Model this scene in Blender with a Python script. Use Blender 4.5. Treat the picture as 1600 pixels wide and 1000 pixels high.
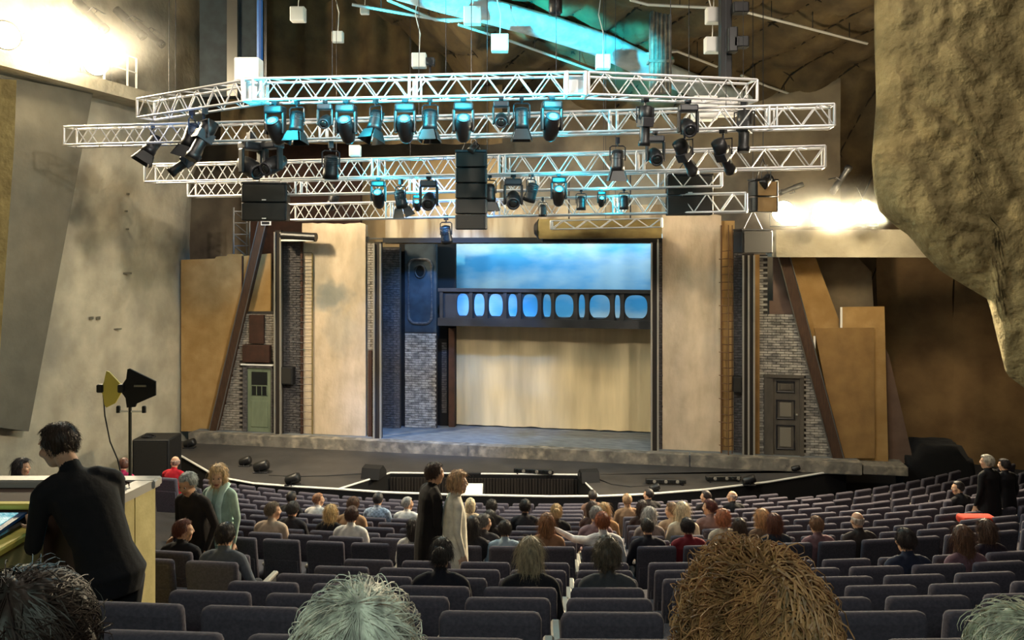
import bpy, bmesh, math, random
from mathutils import Vector, Matrix, Euler
import numpy as np
random.seed(7)
for o in list(bpy.data.objects): bpy.data.objects.remove(o)
SC = bpy.context.scene
COL = SC.collection
PI = math.pi
# ---------------------------------------------------------------- camera
F, HX, HY, ZC = 1250.0, 800.0, 390.0, 5.57          # focal length in px, principal point, eye height above the stage deck
cam = bpy.data.cameras.new('camera'); cam.sensor_width = 36; cam.lens = 36*F/1600
cam.shift_y = -(500-HY)/1600; cam.clip_start = .05; cam.clip_end = 200
camo = bpy.data.objects.new('camera', cam); COL.objects.link(camo)
camo.location = (0,0,ZC); camo.rotation_euler = (PI/2,0,0); SC.camera = camo
SC.view_settings.view_transform = 'Standard'; SC.view_settings.look = 'None'
SC.view_settings.gamma = 1; SC.view_settings.use_curve_mapping = False
SC.view_settings.exposure = -0.12
SC.cycles.max_bounces = 5
# ---------------------------------------------------------------- world: the faint even light of a dim hall
w = bpy.data.worlds.new('hall'); SC.world = w; w.use_nodes = True
w.node_tree.nodes['Background'].inputs[0].default_value = (.95,.82,.62,1)
w.node_tree.nodes['Background'].inputs[1].default_value = .055

def W(px, py, Y): return Vector(((px-HX)/F*Y, Y, ZC+(HY-py)/F*Y))
TH = math.radians(10.3); CT, ST = math.cos(TH), math.sin(TH)
def stage(s, t, z): return Vector((s*CT+t*ST, 23-s*ST+t*CT, z))
def SS(px, t=0.): k=(px-HX)/F; return (k*(23+t*CT)-t*ST)/(CT+k*ST)
def SZ(px, py, t=0.): s=SS(px,t); return ZC+(HY-py)/F*(23-s*ST+t*CT)
def SP(px, py, t=0.): return (SS(px,t), SZ(px,py,t))

def light(name, kind, loc, energy, color, to=None, size=.2, spot=60, blend=.5, sy=None):
    l = bpy.data.lights.new(name, kind); l.energy = energy; l.color = color
    if kind == 'AREA':
        l.size = size
        if sy: l.shape = 'RECTANGLE'; l.size_y = sy
    else: l.shadow_soft_size = size
    if kind == 'SPOT': l.spot_size = math.radians(spot); l.spot_blend = blend
    o = bpy.data.objects.new(name, l); COL.objects.link(o); o.location = loc
    if to is not None: o.rotation_euler = (Vector(to)-Vector(loc)).to_track_quat('-Z','Y').to_euler()
    return o
WARM = (1,.83,.55); WARM2 = (1,.89,.74); CYAN = (.02,.75,1); BLUE = (.12,.38,1)
# flood lamps on the two wall ledges (their housings are built further down)
for i_,(x_,y_,z_) in enumerate(((-12.3,18.9,10.3),(-11.6,19.6,10.35),(-11.1,20.2,10.35))):
    light('ledge_flood','SPOT',(x_+.7,y_-.2,z_),5200,WARM,(4,16.5,0),.25,125,.9)
light('ledge_spill','POINT',(-10.4,18.4,10.8),800,WARM,size=.3)
for i_,(x_,y_,z_) in enumerate(((7.0,19.9,6.35),(8.0,19.75,6.4),(9.0,19.6,6.4))):
    light('rock_flood','SPOT',(x_,y_-.2,z_),3600,WARM,(-5,11,1.),.25,112,.9)
light('rock_flood','SPOT',(8.0,19.5,6.5),6500,WARM,(6.5,13.5,1),.25,100,.8)
light('rock_spill','POINT',(8.3,18.6,6.9),420,WARM,size=.3)
# front-of-house lamps behind the audience, aimed at the set and the walls
light('foh_lamp','SPOT',(-6,6,12.5),6000,WARM2,(1,23,3),.35,50,.6)
light('foh_lamp','SPOT',(6,5,12.5),6000,WARM2,(-2,23,3),.35,50,.6)
light('foh_lamp','SPOT',(5,4,12.0),9000,WARM2,(-11.5,21,4),.35,48,.8)
light('foh_lamp','SPOT',(-5,4,12.0),2300,WARM,(11,14.5,6.5),.35,40,.9)
# fill lights added over the audience, no fittings seen
for x_,y_ in ((-5,13),(5,13),(0,16)):
    light('audience_fill','AREA',(x_,y_,13.5),330,(1,.86,.72),(x_,y_,0),1.6)
light('rear_fill','AREA',(0,-4.5,ZC+3.6),130,(.86,.9,1),(0,9,ZC-4),2.2)  # added behind the camera to brighten seat backs and hair
light('green_rear_light','AREA',(-.3,-1.2,ZC+1.3),30,(.60,1,.66),(0,1.3,ZC-.6),.5)  # greenish light from behind onto the near heads, its source unseen
# lamp added in the recess behind the rock to brighten its wall
light('recess_fill','POINT',(13.4,21.8,1.4),55,WARM,size=.2)
# blue wash on the sky cloth and the interior
light('blue_wash','SPOT',stage(-.5,-5.5,9.2),8000,BLUE,stage(-2.2,1.8,1.5),.2,42,.6)
light('sky_batten','AREA',stage(1.2,.75,6.9),210,(.5,.8,1),stage(1.2,2.6,5.0),7.,sy=.3)
light('wall_blue','SPOT',stage(-5,-3.5,8.0),1100,(.2,.5,1),stage(-11.,2.4,3.6),.2,26,.9)
light('wall_blue','SPOT',(-6,15.5,8.2),450,(.25,.5,1),W(175,230,21.6),.2,26,1.)

# ---------------------------------------------------------------- materials
def lin(c): return tuple((v/255/12.92 if v/255 <= .04045 else ((v/255+.055)/1.055)**2.4) for v in c)
MATS = {}
def mat(name, c, rough=.75, metal=0., c2=None, ns=4., bump=0., bs=30., stretch=None, spec=.4, detail=6., lo=.35, hi=.65, dist=.02, ns2=None, c3=None):
    m = bpy.data.materials.new(name); m.use_nodes = True; MATS[name] = m
    nt = m.node_tree; N = nt.nodes; L = nt.links; p = N['Principled BSDF']
    p.inputs['Base Color'].default_value = (*lin(c),1); p.inputs['Roughness'].default_value = rough
    p.inputs['Metallic'].default_value = metal; p.inputs['Specular IOR Level'].default_value = spec
    if c2 or bump:
        tc = N.new('ShaderNodeTexCoord'); mp = N.new('ShaderNodeMapping'); L.new(tc.outputs['Object'], mp.inputs[0])
        if stretch: mp.inputs['Scale'].default_value = stretch
    if c2:
        n = N.new('ShaderNodeTexNoise'); n.inputs['Scale'].default_value = ns; n.inputs['Detail'].default_value = detail
        L.new(mp.outputs[0], n.inputs['Vector'])
        r = N.new('ShaderNodeValToRGB'); r.color_ramp.elements[0].position = lo; r.color_ramp.elements[1].position = hi
        r.color_ramp.elements[0].color = (*lin(c),1); r.color_ramp.elements[1].color = (*lin(c2),1)
        L.new(n.outputs['Fac'], r.inputs[0]); out = r.outputs[0]
        if c3:
            n3 = N.new('ShaderNodeTexNoise'); n3.inputs['Scale'].default_value = ns2 or ns*.25; n3.inputs['Detail'].default_value = 5
            L.new(mp.outputs[0], n3.inputs['Vector'])
            r3 = N.new('ShaderNodeValToRGB'); r3.color_ramp.elements[0].position = .5; r3.color_ramp.elements[1].position = .72
            L.new(n3.outputs['Fac'], r3.inputs[0])
            mx = N.new('ShaderNodeMix'); mx.data_type = 'RGBA'; L.new(r3.outputs[0], mx.inputs[0]); L.new(out, mx.inputs[6])
            mx.inputs[7].default_value = (*lin(c3),1); out = mx.outputs[2]
        L.new(out, p.inputs['Base Color'])
    if bump:
        nb = N.new('ShaderNodeTexNoise'); nb.inputs['Scale'].default_value = bs; nb.inputs['Detail'].default_value = 8
        L.new(mp.outputs[0], nb.inputs['Vector'])
        b = N.new('ShaderNodeBump'); b.inputs['Strength'].default_value = bump; b.inputs['Distance'].default_value = dist
        L.new(nb.outputs['Fac'], b.inputs['Height']); L.new(b.outputs[0], p.inputs['Normal'])
    return m
def discoloured(name,base,blobs,col):
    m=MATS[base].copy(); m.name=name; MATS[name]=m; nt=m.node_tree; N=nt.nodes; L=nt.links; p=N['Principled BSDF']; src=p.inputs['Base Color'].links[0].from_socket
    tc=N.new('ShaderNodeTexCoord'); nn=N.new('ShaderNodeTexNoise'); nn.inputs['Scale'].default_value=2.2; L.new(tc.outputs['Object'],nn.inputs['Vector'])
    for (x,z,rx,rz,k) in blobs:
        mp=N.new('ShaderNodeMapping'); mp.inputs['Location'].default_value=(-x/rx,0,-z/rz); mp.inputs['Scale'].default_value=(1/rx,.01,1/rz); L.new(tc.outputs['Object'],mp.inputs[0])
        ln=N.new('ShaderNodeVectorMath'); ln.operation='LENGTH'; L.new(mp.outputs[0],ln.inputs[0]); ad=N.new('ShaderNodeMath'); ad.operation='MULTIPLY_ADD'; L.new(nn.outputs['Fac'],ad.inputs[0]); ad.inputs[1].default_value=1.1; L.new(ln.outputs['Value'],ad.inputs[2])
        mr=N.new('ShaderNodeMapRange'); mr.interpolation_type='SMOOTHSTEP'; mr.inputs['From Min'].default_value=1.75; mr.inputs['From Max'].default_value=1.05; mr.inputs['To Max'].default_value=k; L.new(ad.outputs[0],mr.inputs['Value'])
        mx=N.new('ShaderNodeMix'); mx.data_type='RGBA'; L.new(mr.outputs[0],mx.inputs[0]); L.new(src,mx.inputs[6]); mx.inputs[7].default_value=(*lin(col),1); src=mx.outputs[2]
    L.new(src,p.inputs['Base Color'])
def emit(name, c, s):
    m = bpy.data.materials.new(name); m.use_nodes = True; MATS[name] = m
    p = m.node_tree.nodes['Principled BSDF']; p.inputs['Base Color'].default_value = (*lin(c),1)
    p.inputs['Emission Color'].default_value = (*lin(c),1); p.inputs['Emission Strength'].default_value = s
    return m
M = MATS
mat('seat_fabric',(88,83,92),.95,c2=(74,71,80),ns=60,bump=.3,bs=220,dist=.004,spec=.15)
mat('seat_pad',(98,92,96),.95,c2=(84,80,84),ns=60,bump=.3,bs=220,dist=.004,spec=.15)
mat('seat_metal',(58,58,62),.5)
mat('arm_top',(150,142,128),.45)
mat('pale_arm',(225,214,180),.5)
mat('step_grey',(150,154,158),.7)
mat('carpet',(40,38,40),.95,c2=(30,29,32),ns=30)
mat('black',(20,20,22),.6); mat('matt_black',(13,12,13),.85); mat('dark_metal',(42,42,46),.45,.5)
mat('black_cloth',(17,16,18),.95,bump=.4,bs=12)
mat('alu',(204,203,204),.35,.35,spec=.6)
mat('chrome',(168,163,152),.25,.45)
mat('white_box',(215,212,204),.5); mat('white_paint',(238,236,228),.5)
mat('left_wall',(188,179,156),.9,c2=(164,155,134),ns=1.3,bump=.55,bs=5,dist=.06,c3=(136,131,118),ns2=.5)
mat('slab',(104,99,86),.9,c2=(94,90,78),ns=2,bump=.3,bs=9,dist=.03)
mat('ochre_rock',(176,156,100),.9,c2=(150,132,84),ns=2.5,bump=.6,bs=6,dist=.06)
mat('rock',(150,136,96),.95,c2=(122,110,76),ns=1.6,bump=1,bs=4.5,dist=.12,c3=(94,84,54),ns2=.5)
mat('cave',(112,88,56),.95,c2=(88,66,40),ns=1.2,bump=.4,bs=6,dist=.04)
mat('back_wall',(136,122,100),.95,c2=(104,92,76),ns=.8,bump=.3,bs=6,c3=(78,68,58),ns2=.5)
mat('board',(168,142,102),.9,c2=(150,124,86),ns=1.2)
mat('net',(112,94,64),.95,c2=(84,70,50),ns=1.5,bump=.5,bs=5,dist=.06)
mat('rope',(48,40,28),.9)
mat('plaster',(200,180,154),.9,c2=(178,160,134),ns=3,stretch=(1,1,.5),bump=.6,bs=14,dist=.025,c3=(150,142,128),ns2=.42)
discoloured('plaster_blue_shade','plaster',((-.05,4.15,.62,.5,.75),(.15,3.2,.5,.9,.35),(-.5,5.0,.5,.9,.3)),(116,124,122))  # blue light and shade on the panel, put into its colour
mat('ochre',(178,144,92),.9,c2=(160,126,76),ns=2.2,bump=.25,bs=18,c3=(150,116,66),ns2=.8)
mat('ochre_dark',(146,114,68),.9,c2=(128,98,58),ns=2,bump=.25,bs=18)
mat('mauve',(120,98,84),.9,c2=(104,84,72),ns=2)
mat('beam_brown',(74,52,36),.7,c2=(58,40,28),ns=6,stretch=(4,4,.6))
mat('brick_grey',(150,142,130),.9,c2=(118,110,100),ns=7,stretch=(1.2,1,3),lo=.4,hi=.6)
mat('brick_dark',(92,88,86),.9,c2=(66,63,64),ns=7,stretch=(1.2,1,3),lo=.4,hi=.6)
mat('brick_pale',(170,164,152),.9,c2=(112,108,102),ns=4,stretch=(1.,1,2.5),lo=.4,hi=.6)
mat('mortar',(58,54,50),.95)
mat('concrete',(124,118,108),.9,c2=(92,88,82),ns=3,bump=.5,bs=12,dist=.03,c3=(160,150,132),ns2=3.5)
mat('deck',(118,122,124),.7,c2=(92,96,100),ns=2.5,stretch=(1,3,1),bump=.2,bs=20)
mat('apron',(66,63,62),.55,c2=(54,52,52),ns=2,bump=.1,bs=30)
mat('sky_cloth',(84,170,222),.9,c2=(190,216,232),ns=.75,stretch=(.45,1,1.15),detail=5,lo=.42,hi=.62)
mat('curtain',(214,194,152),.95,c2=(186,168,132),ns=1.6,stretch=(1.6,1,.22),lo=.35,hi=.7)
mat('header_cloth',(168,156,134),.95,c2=(132,116,94),ns=1.6,stretch=(1.8,1,.3),lo=.45,hi=.62)
mat('bridge',(48,48,50),.6,c2=(36,36,38),ns=3)
mat('blue_panel',(52,64,72),.6,c2=(38,48,56),ns=3)
mat('green_door',(120,130,104),.7,c2=(100,110,88),ns=4,stretch=(1,1,.3))
mat('grey_door',(86,80,70),.6,c2=(72,66,58),ns=5,stretch=(1,1,.3)); mat('door_panel',(112,106,94),.6)
mat('dark_brown',(66,40,28),.7,c2=(52,32,22),ns=5); mat('dark_glass',(28,30,30),.15)
mat('booth',(206,192,134),.8,c2=(190,176,120),ns=8,bump=.1,bs=40); mat('booth_trim',(170,166,158),.5); mat('booth_yellow',(214,198,92),.7)
mat('booth_inner',(76,58,46),.8)
mat('antenna_yellow',(186,170,80),.6); mat('steel',(130,128,124),.35,.7); mat('rust',(96,66,40),.6)
mat('duct',(196,206,208),.6,c2=(160,172,176),ns=2,stretch=(1,1,1),bump=.6,bs=4,dist=.08)
mat('fixture',(17,17,19),.45,spec=.5); mat('fixture_cap',(42,42,46),.4); mat('grille',(40,37,32),.8,c2=(32,30,26),ns=80)
mat('blue_gel',(20,70,130),.4); mat('red_cloth',(206,62,38),.9); mat('orange_brown',(132,116,72),.9,c2=(112,96,56),ns=3)
mat('slat_brown',(36,29,23),.8)
emit('lamp_glass',(255,240,190),60); emit('cyan_lens',(60,235,255),9); emit('step_led',(255,250,235),6); emit('glowing_paper',(255,240,205),1.6)
emit('phone_screen',(240,245,255),2.0)
def screen_mat():
    m = emit('console_screen',(120,215,235),1.0); nt = m.node_tree; N = nt.nodes; L = nt.links; p = N['Principled BSDF']
    tc = N.new('ShaderNodeTexCoord'); wv = N.new('ShaderNodeTexBrick'); L.new(tc.outputs['Object'], wv.inputs['Vector'])
    wv.inputs['Scale'].default_value = 30; wv.inputs['Color1'].default_value = (.06,.5,.55,1); wv.inputs['Color2'].default_value = (.55,.9,.95,1)
    wv.inputs['Mortar'].default_value = (.02,.12,.2,1)
    L.new(wv.outputs[0], p.inputs['Emission Color']); p.inputs['Base Color'].default_value = (.02,.02,.02,1)
screen_mat()
# ---------------------------------------------------------------- mesh builder
class MB:
    def __init__(s, off=(0,0,0)): s.v=[]; s.f=[]; s.m=[]; s.off=Vector(off)
    def add(s, vs, fs, mi=0):
        n=len(s.v); s.v += [tuple(Vector(v)-s.off) for v in vs]; s.f += [tuple(i+n for i in f) for f in fs]; s.m += [mi]*len(fs); return s
    def box(s, a, b, mi=0, mtx=None):
        (x0,y0,z0),(x1,y1,z1)=a,b
        vs=[Vector(p) for p in ((x0,y0,z0),(x1,y0,z0),(x1,y1,z0),(x0,y1,z0),(x0,y0,z1),(x1,y0,z1),(x1,y1,z1),(x0,y1,z1))]
        if mtx: vs=[mtx@v for v in vs]
        return s.add(vs,[(0,3,2,1),(4,5,6,7),(0,1,5,4),(1,2,6,5),(2,3,7,6),(3,0,4,7)],mi)
    def rbox(s, a, b, r=.02, seg=2, mtx=None, mi=0):
        bm=bmesh.new(); bmesh.ops.create_cube(bm,size=1)
        c=[(a[i]+b[i])/2 for i in range(3)]; d=[b[i]-a[i] for i in range(3)]
        for v in bm.verts: v.co=Vector([c[i]+v.co[i]*d[i] for i in range(3)])
        bmesh.ops.bevel(bm,geom=list(bm.edges),offset=r,segments=seg,affect='EDGES',profile=.5)
        vs=[v.co.copy() for v in bm.verts]; bm.verts.index_update()
        fs=[tuple(v.index for v in f.verts) for f in bm.faces]; bm.free()
        if mtx: vs=[mtx@v for v in vs]
        return s.add(vs,fs,mi)
    def tube(s, p0, p1, r0, r1=None, n=8, mi=0, cap=True):
        p0,p1=Vector(p0),Vector(p1); r1=r0 if r1 is None else r1
        d=(p1-p0).normalized(); u=d.orthogonal().normalized(); w_=d.cross(u)
        vs=[]
        for p,r in ((p0,r0),(p1,r1)):
            for i in range(n): a=2*PI*i/n; vs.append(p+(u*math.cos(a)+w_*math.sin(a))*r)
        fs=[(i,(i+1)%n,n+(i+1)%n,n+i) for i in range(n)]
        if cap: fs += [tuple(range(n-1,-1,-1)),tuple(range(n,2*n))]
        return s.add(vs,fs,mi)
    def path(s, pts, r, n=6, mi=0, flat=1.):
        pts=[Vector(p) for p in pts]; vs=[]; fs=[]; up=Vector((0,0,1))
        for k,p in enumerate(pts):
            d=(pts[min(k+1,len(pts)-1)]-pts[max(k-1,0)]).normalized()
            u=d.cross(up); u=u.normalized() if u.length>1e-4 else d.orthogonal().normalized(); v=u.cross(d)
            for i in range(n): a=2*PI*i/n; vs.append(p+u*math.cos(a)*r+v*math.sin(a)*r*flat)
        for k in range(len(pts)-1):
            for i in range(n): fs.append((k*n+i,k*n+(i+1)%n,(k+1)*n+(i+1)%n,(k+1)*n+i))
        fs += [tuple(range(n-1,-1,-1)),tuple(range((len(pts)-1)*n,len(pts)*n))]
        return s.add(vs,fs,mi)
    def lathe(s, prof, n=16, mtx=None, mi=0):
        vs=[]; fs=[]
        for z,r in prof:
            for i in range(n): a=2*PI*i/n; v=Vector((r*math.cos(a),r*math.sin(a),z)); vs.append(mtx@v if mtx else v)
        for k in range(len(prof)-1):
            for i in range(n): fs.append((k*n+i,k*n+(i+1)%n,(k+1)*n+(i+1)%n,(k+1)*n+i))
        fs += [tuple(range(n-1,-1,-1)),tuple(range((len(prof)-1)*n,len(prof)*n))]
        return s.add(vs,fs,mi)
    def prism(s, pts, vec, mi=0):                 # planar polygon of 3-D points pushed along vec
        n=len(pts); vec=Vector(vec); pts=[Vector(p) for p in pts]
        return s.add(pts+[p+vec for p in pts],[tuple(range(n)),tuple(range(2*n-1,n-1,-1))]+[(i,n+i,n+(i+1)%n,(i+1)%n) for i in range(n)],mi)
    def grid(s, fn, nu, nv, mi=0):
        vs=[fn(i/nu,j/nv) for j in range(nv+1) for i in range(nu+1)]
        fs=[(j*(nu+1)+i,j*(nu+1)+i+1,(j+1)*(nu+1)+i+1,(j+1)*(nu+1)+i) for j in range(nv) for i in range(nu)]
        return s.add(vs,fs,mi)
    def mesh(s, name, mats, smooth=False, fix=True):
        me=bpy.data.meshes.new(name); me.from_pydata(s.v,[],s.f)
        for m_ in (mats if isinstance(mats,(list,tuple)) else [mats]): me.materials.append(M[m_] if isinstance(m_,str) else m_)
        me.polygons.foreach_set('material_index',s.m)
        if fix:
            bm=bmesh.new(); bm.from_mesh(me); bmesh.ops.recalc_face_normals(bm,faces=bm.faces); bm.to_mesh(me); bm.free()
        if smooth: me.polygons.foreach_set('use_smooth',[True]*len(me.polygons))
        me.update(); return me
def put(name, me, parent=None, loc=None, rot=None, kind=None, label=None):
    o=bpy.data.objects.new(name,me); COL.objects.link(o)
    if parent: o.parent=parent
    if loc is not None: o.location=loc
    if rot is not None: o.rotation_euler=rot
    if kind: o['kind']=kind
    if label: o['label']=label
    return o
def part(name, mb, m, parent=None, smooth=False, **k): return put(name, mb.mesh(name,m,smooth), parent, **k)
def tag(o, label, cat, group=None):
    o['label']=label; o['category']=cat
    if group: o['group']=group
    return o
def thing(name, label, cat, loc=(0,0,0), rot=(0,0,0), group=None):
    o=bpy.data.objects.new(name,None); COL.objects.link(o); o.location=loc; o.rotation_euler=rot; o.empty_display_size=.1
    return tag(o,label,cat,group)
def sthing(name, label, cat, s, t, z, group=None):   # a thing of the set, axes along the stage
    o=thing(name,label,cat,stage(s,t,z),(0,0,-TH),group); o['_b']=(s,t,z); return o
def SMB(o): return MB(tuple(o['_b']))
def struct(name, mb, m, smooth=False, stg=False):
    o=part(name,mb,m,None,smooth); o['kind']='structure'
    if stg: o.location=stage(0,0,0); o.rotation_euler=(0,0,-TH)
    return o
def dup(o, parent=None):
    c=o.copy(); COL.objects.link(c); c.parent=parent
    for ch in o.children: dup(ch,c)
    return c
from mathutils import noise as mn
def nz(x,y,z,s=1.): return mn.noise(Vector((x*s,y*s,z*s)))
ORD=['first','second','third','fourth','fifth','sixth','seventh','eighth','ninth','tenth','eleventh','twelfth','thirteenth','fourteenth','fifteenth','sixteenth','seventeenth','eighteenth','nineteenth','twentieth','twenty-first','twenty-second','twenty-third','twenty-fourth','twenty-fifth','twenty-sixth','twenty-seventh','twenty-eighth']
# ================================================================ HALL
def Yw(px, off=0.):
    k=(px-HX)/F; a=(k*(24.6-.2327*off)+10.53-.9726*off)/(6.9*k-1.65); return 24.6-.2327*off-6.9*a
WN=Vector((.9726,-.2327,0))
def Wl(px,py,off=0.): return W(px,py,Yw(px,off))
def edge(py):
    P=((760,270),(690,270),(400,271),(280,276),(240,290),(90,311),(0,333),(-120,362))
    for (a,x0),(b,x1) in zip(P,P[1:]):
        if b<=py<=a: return x0+(x1-x0)*(a-py)/(a-b)
    return P[-1][1]
def lw(u,v):
    py=760-880*v; px=-140+(edge(py)+140)*u; p=Wl(px,py); d=nz(p.x,p.y,p.z,.55)*.10+nz(p.x,p.y,p.z,2.2)*.035
    return p+WN*d*min(1,(1-u)*12)
struct('wall_left',MB().grid(lw,70,80),'left_wall',True)
def lr(u,v):
    py=760-880*v; p=Wl(edge(py),py)+Vector((.04*u,1.15*u,0)); r=.06*math.sin(u*PI); return p+Vector((r+nz(p.x,p.y*3,p.z,1.4)*.09*u,0,0))
struct('wall_left_return',MB().grid(lr,8,60),'left_wall',True)
def slots(mb,px,py,w,h): p=Wl(px,py,.05); mb.box((-w/2,-.06,-h/2),(w/2,.06,h/2),0,Matrix.Translation(p)@Matrix.Rotation(math.atan2(-.9726,.2327)+PI/2+PI,4,'Z'))
ws=MB(); slots(ws,195,427,.34,.05); [slots(ws,x,y,w_,h_) for x,y,w_,h_ in ((143,497,.08,.07),(154,497,.07,.08),(183,514,.22,.03),(197,330,.06,.05),(200,303,.06,.05),(199,358,.06,.05))]; struct('trim_10',ws,'slab')
# leaning concrete slab, ledge shade put into its grey, and the lamp ledge
struct('trim_1',MB().prism([Wl(x,y,.45) for x,y in ((145,146),(28,124),(-60,108),(-60,672),(0,668),(45,674))],-WN*.4),'slab')
led=MB(); A,B=Wl(-70,150,0),Wl(208,150,0)
zb,zt=ZC+4.08,ZC+4.42
led.prism([Vector((p.x,p.y,zb))+WN*o for p,o in ((A,.0),(A,.85),(B,.85),(B,0.))],(0,0,zt-zb)); struct('trim_2',led,'left_wall')
struct('trim_3',MB().prism([W(x,y,16.6) for x,y in ((-90,116),(26,125),(22,230),(15,330),(8,430),(2,520),(-6,640),(-90,640))],(-1.7,2.,0)),'ochre_rock')
# back wall of the stage house, on the stage axes
bw=MB(); bw.grid(lambda u,v:(-12.5+22.2*u,3.6+nz(u*9,v*5,1)*.12,-.4+13*v),40,24); struct('wall_back',bw,'back_wall',True,True)
pb=MB(); pb.box((-6.2,3.2,4.6),(-1.0,3.5,8.6)); struct('trim_4',pb,'board',False,True)
pb=MB(); pb.box((2.6,3.1,4.2),(5.7,3.4,8.0)); struct('trim_5',pb,'back_wall',False,True)
pb=MB(); pb.box((-9.6,2.6,5.1),(-5.6,2.8,9.6)); struct('trim_6',pb,'dark_brown',False,True)
# draped net under the cavern roof
def ceilz(Y): return ZC+4.5+(29-Y)*.25
def ceilY(py,drop=.15): return (11.75-drop)/((HY-py)/F+.25)
def netlift(X,Y): return 2.6*max(0,min(1,(-1.-X)/4))*max(0,min(1,(Y-17)/5))+1.5*max(0,-7-X)
def netz(X,Y,sag=True):
    z=ceilz(Y)+nz(X,Y,0,.5)*.25+netlift(X,Y)-max(0,Y-24.5)**1.5*.85*max(0,min(1,(X-1.5)/5))
    if sag: p=(X+.62*Y)/1.5; q=(X-1.5*Y)/2.6; z-=.34*abs(math.sin(PI*p))**.7*(.45+.55*abs(math.sin(PI*q))**.7)-.1*abs(nz(X,Y,3,1.5))
    return z
def net(u,v): X=-15+31*u; Y=11+19*v; return (X,Y,netz(X,Y))
struct('ceiling',MB().grid(net,190,130),'net',True)
rp=thing('roof_net_rope','dark ropes holding the quilted roof net above the stage','rope',(0,0,ZC+6))
for k in range(4,22):
    pts=[(X,Y,netz(X,Y,False)-.03-ZC-6) for Y in (14+.6*i for i in range(27)) for X in (1.5*k-.62*Y,) if -13<X<15]
    if len(pts)>3: part('rope',MB().path(pts,.028,5),'rope',rp)
for k in range(-17,-2):
    pts=[(X,Y,netz(X,Y,False)-.03-ZC-6) for Y in (14+.6*i for i in range(27)) for X in (2.6*k+1.5*Y,) if -13<X<15]
    if len(pts)>3: part('cross_rope',MB().path(pts,.02,5),'rope',rp)
# rock overhang of the cavern on the right
RL=((-200,1366),(60,1366),(160,1369),(250,1362),(300,1366),(330,1374),(354,1400),(900,1400))
RBt=((1400,354),(1420,368),(1442,396),(1470,424),(1510,448),(1544,468),(1556,520),(1572,585),(1600,606),(1680,612),(1900,560),(2300,520))
def interp(T,x):
    for (x0,y0),(x1,y1) in zip(T,T[1:]):
        if x<=x1: return y0+(y1-y0)*max(0,(x-x0))/(x1-x0)
    return T[-1][1]
def rock(u,v):
    pb=1400+900*u**1.25; yb=interp(RBt,pb); py=yb+(-220-yb)*v; Lx=interp(RL,py); px=Lx+(pb-1400)*(2300-Lx)/900
    e=min(1,u*14)*min(1,v*10); D=16.6-4.4*(px-1366)/930-.42*math.sqrt(e)
    p=W(px,py,D); d=nz(p.x*.9,p.z*.6,2.,.5)*.34+abs(nz(p.x*1.3+p.z*.7,p.z*.5,3,.9))*.26+abs(nz(p.x+p.z*.5,p.z*.8,5,2.0))*.20+nz(p.x,p.z,7,5)*.05
    return p+Vector((0,-d*min(1,e*2),0))
rk=MB(); rk.grid(rock,140,96)
def rim(u,v):
    p=Vector(rock(0,1-u*2)) if u<.5 else Vector(rock((u-.5)*2,0)); q=p+Vector((3.3*v,5.5*v,0)); q.z+=nz(p.x*2,v*4,p.z*2,1)*.25*v; q.x+=nz(p.z*2,v*4,p.x,1)*.2*v; return q
rk.grid(rim,140,10); struct('wall_right',rk,'rock',True)
# recess behind the rock
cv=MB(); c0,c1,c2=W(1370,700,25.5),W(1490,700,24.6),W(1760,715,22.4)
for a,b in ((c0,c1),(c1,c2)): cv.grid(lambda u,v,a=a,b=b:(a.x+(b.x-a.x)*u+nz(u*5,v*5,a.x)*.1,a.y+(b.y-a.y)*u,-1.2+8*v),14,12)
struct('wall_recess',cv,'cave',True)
# ---------------------------------------------------------------- seating terraces
CX,CY=.8,36.5
def arc(R,ph,z=0): return Vector((CX+R*math.sin(ph),CY-R*math.cos(ph),z))
ROWS=[dict(d=1.18,h=.84),dict(d=2.03,h=1.15),dict(d=2.88,h=1.41),dict(d=3.65,h=1.66),dict(d=4.38,h=1.914),dict(d=5.1,h=2.16),dict(d=5.9,h=2.433),dict(d=6.7,h=2.69),dict(d=7.5,h=2.94)]
hh=[3.53,3.757,3.987,4.19,4.39,4.595,4.79,4.99,5.18,5.37,5.56]
ROWS+=[dict(d=9.5+.8*j,h=hh[j]) for j in range(11)]
SB=.95
for r in ROWS: r['R']=CY-r['d']; r['z']=ZC-r['h']-SB
WING=[dict(R=19.4,h=5.56,a0=17.3),dict(R=20.08,h=5.45,a0=18.6),dict(R=20.78,h=5.33,a0=19.7),dict(R=21.5,h=5.2,a0=20.8),dict(R=22.25,h=5.06,a0=20.0)]
for r in WING: r['z']=ZC-r['h']-SB; r['d']=CY-r['R']
fl=MB()
def ring(Ra,Rb,z,a0,a1,n=40,skirt=.5):
    a0,a1=math.radians(a0),math.radians(a1)
    fl.grid(lambda u,v:arc(Ra+(Rb-Ra)*v,a0+(a1-a0)*u,z),n,1)
    fl.grid(lambda u,v:arc(Rb,a0+(a1-a0)*u,z-skirt*v),n,1)
edges=[-.9]+[r['d'] for r in ROWS]
for i,r in enumerate(ROWS):
    nxt=ROWS[i+1]['d'] if i+1<len(ROWS) else r['d']+.9
    amax=42 if r['R']>22.9 else 16.6
    if abs(r['d']-7.5)<.01: ring(r['R'],CY-8.5,r['z'],-40,42); ring(CY-8.5,CY-9.5,ZC-4.12,-40,42)
    else: ring(r['R'],CY-nxt,r['z'],-40 if r['R']>21 else -34,amax)
for i,r in enumerate(WING):
    Rb=WING[i-1]['R'] if i else r['R']-.8
    ring(r['R'] if i<4 else 22.9,Rb,r['z'],16.6,42)
ring(CY+1.5,CY-1.18,ZC-1.5,-40,42)
FZ=-.95
fl.add([(-16,16.5,FZ),(16,16.5,FZ),(16,27,FZ),(-16,27,FZ)],[(0,1,2,3)])
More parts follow.
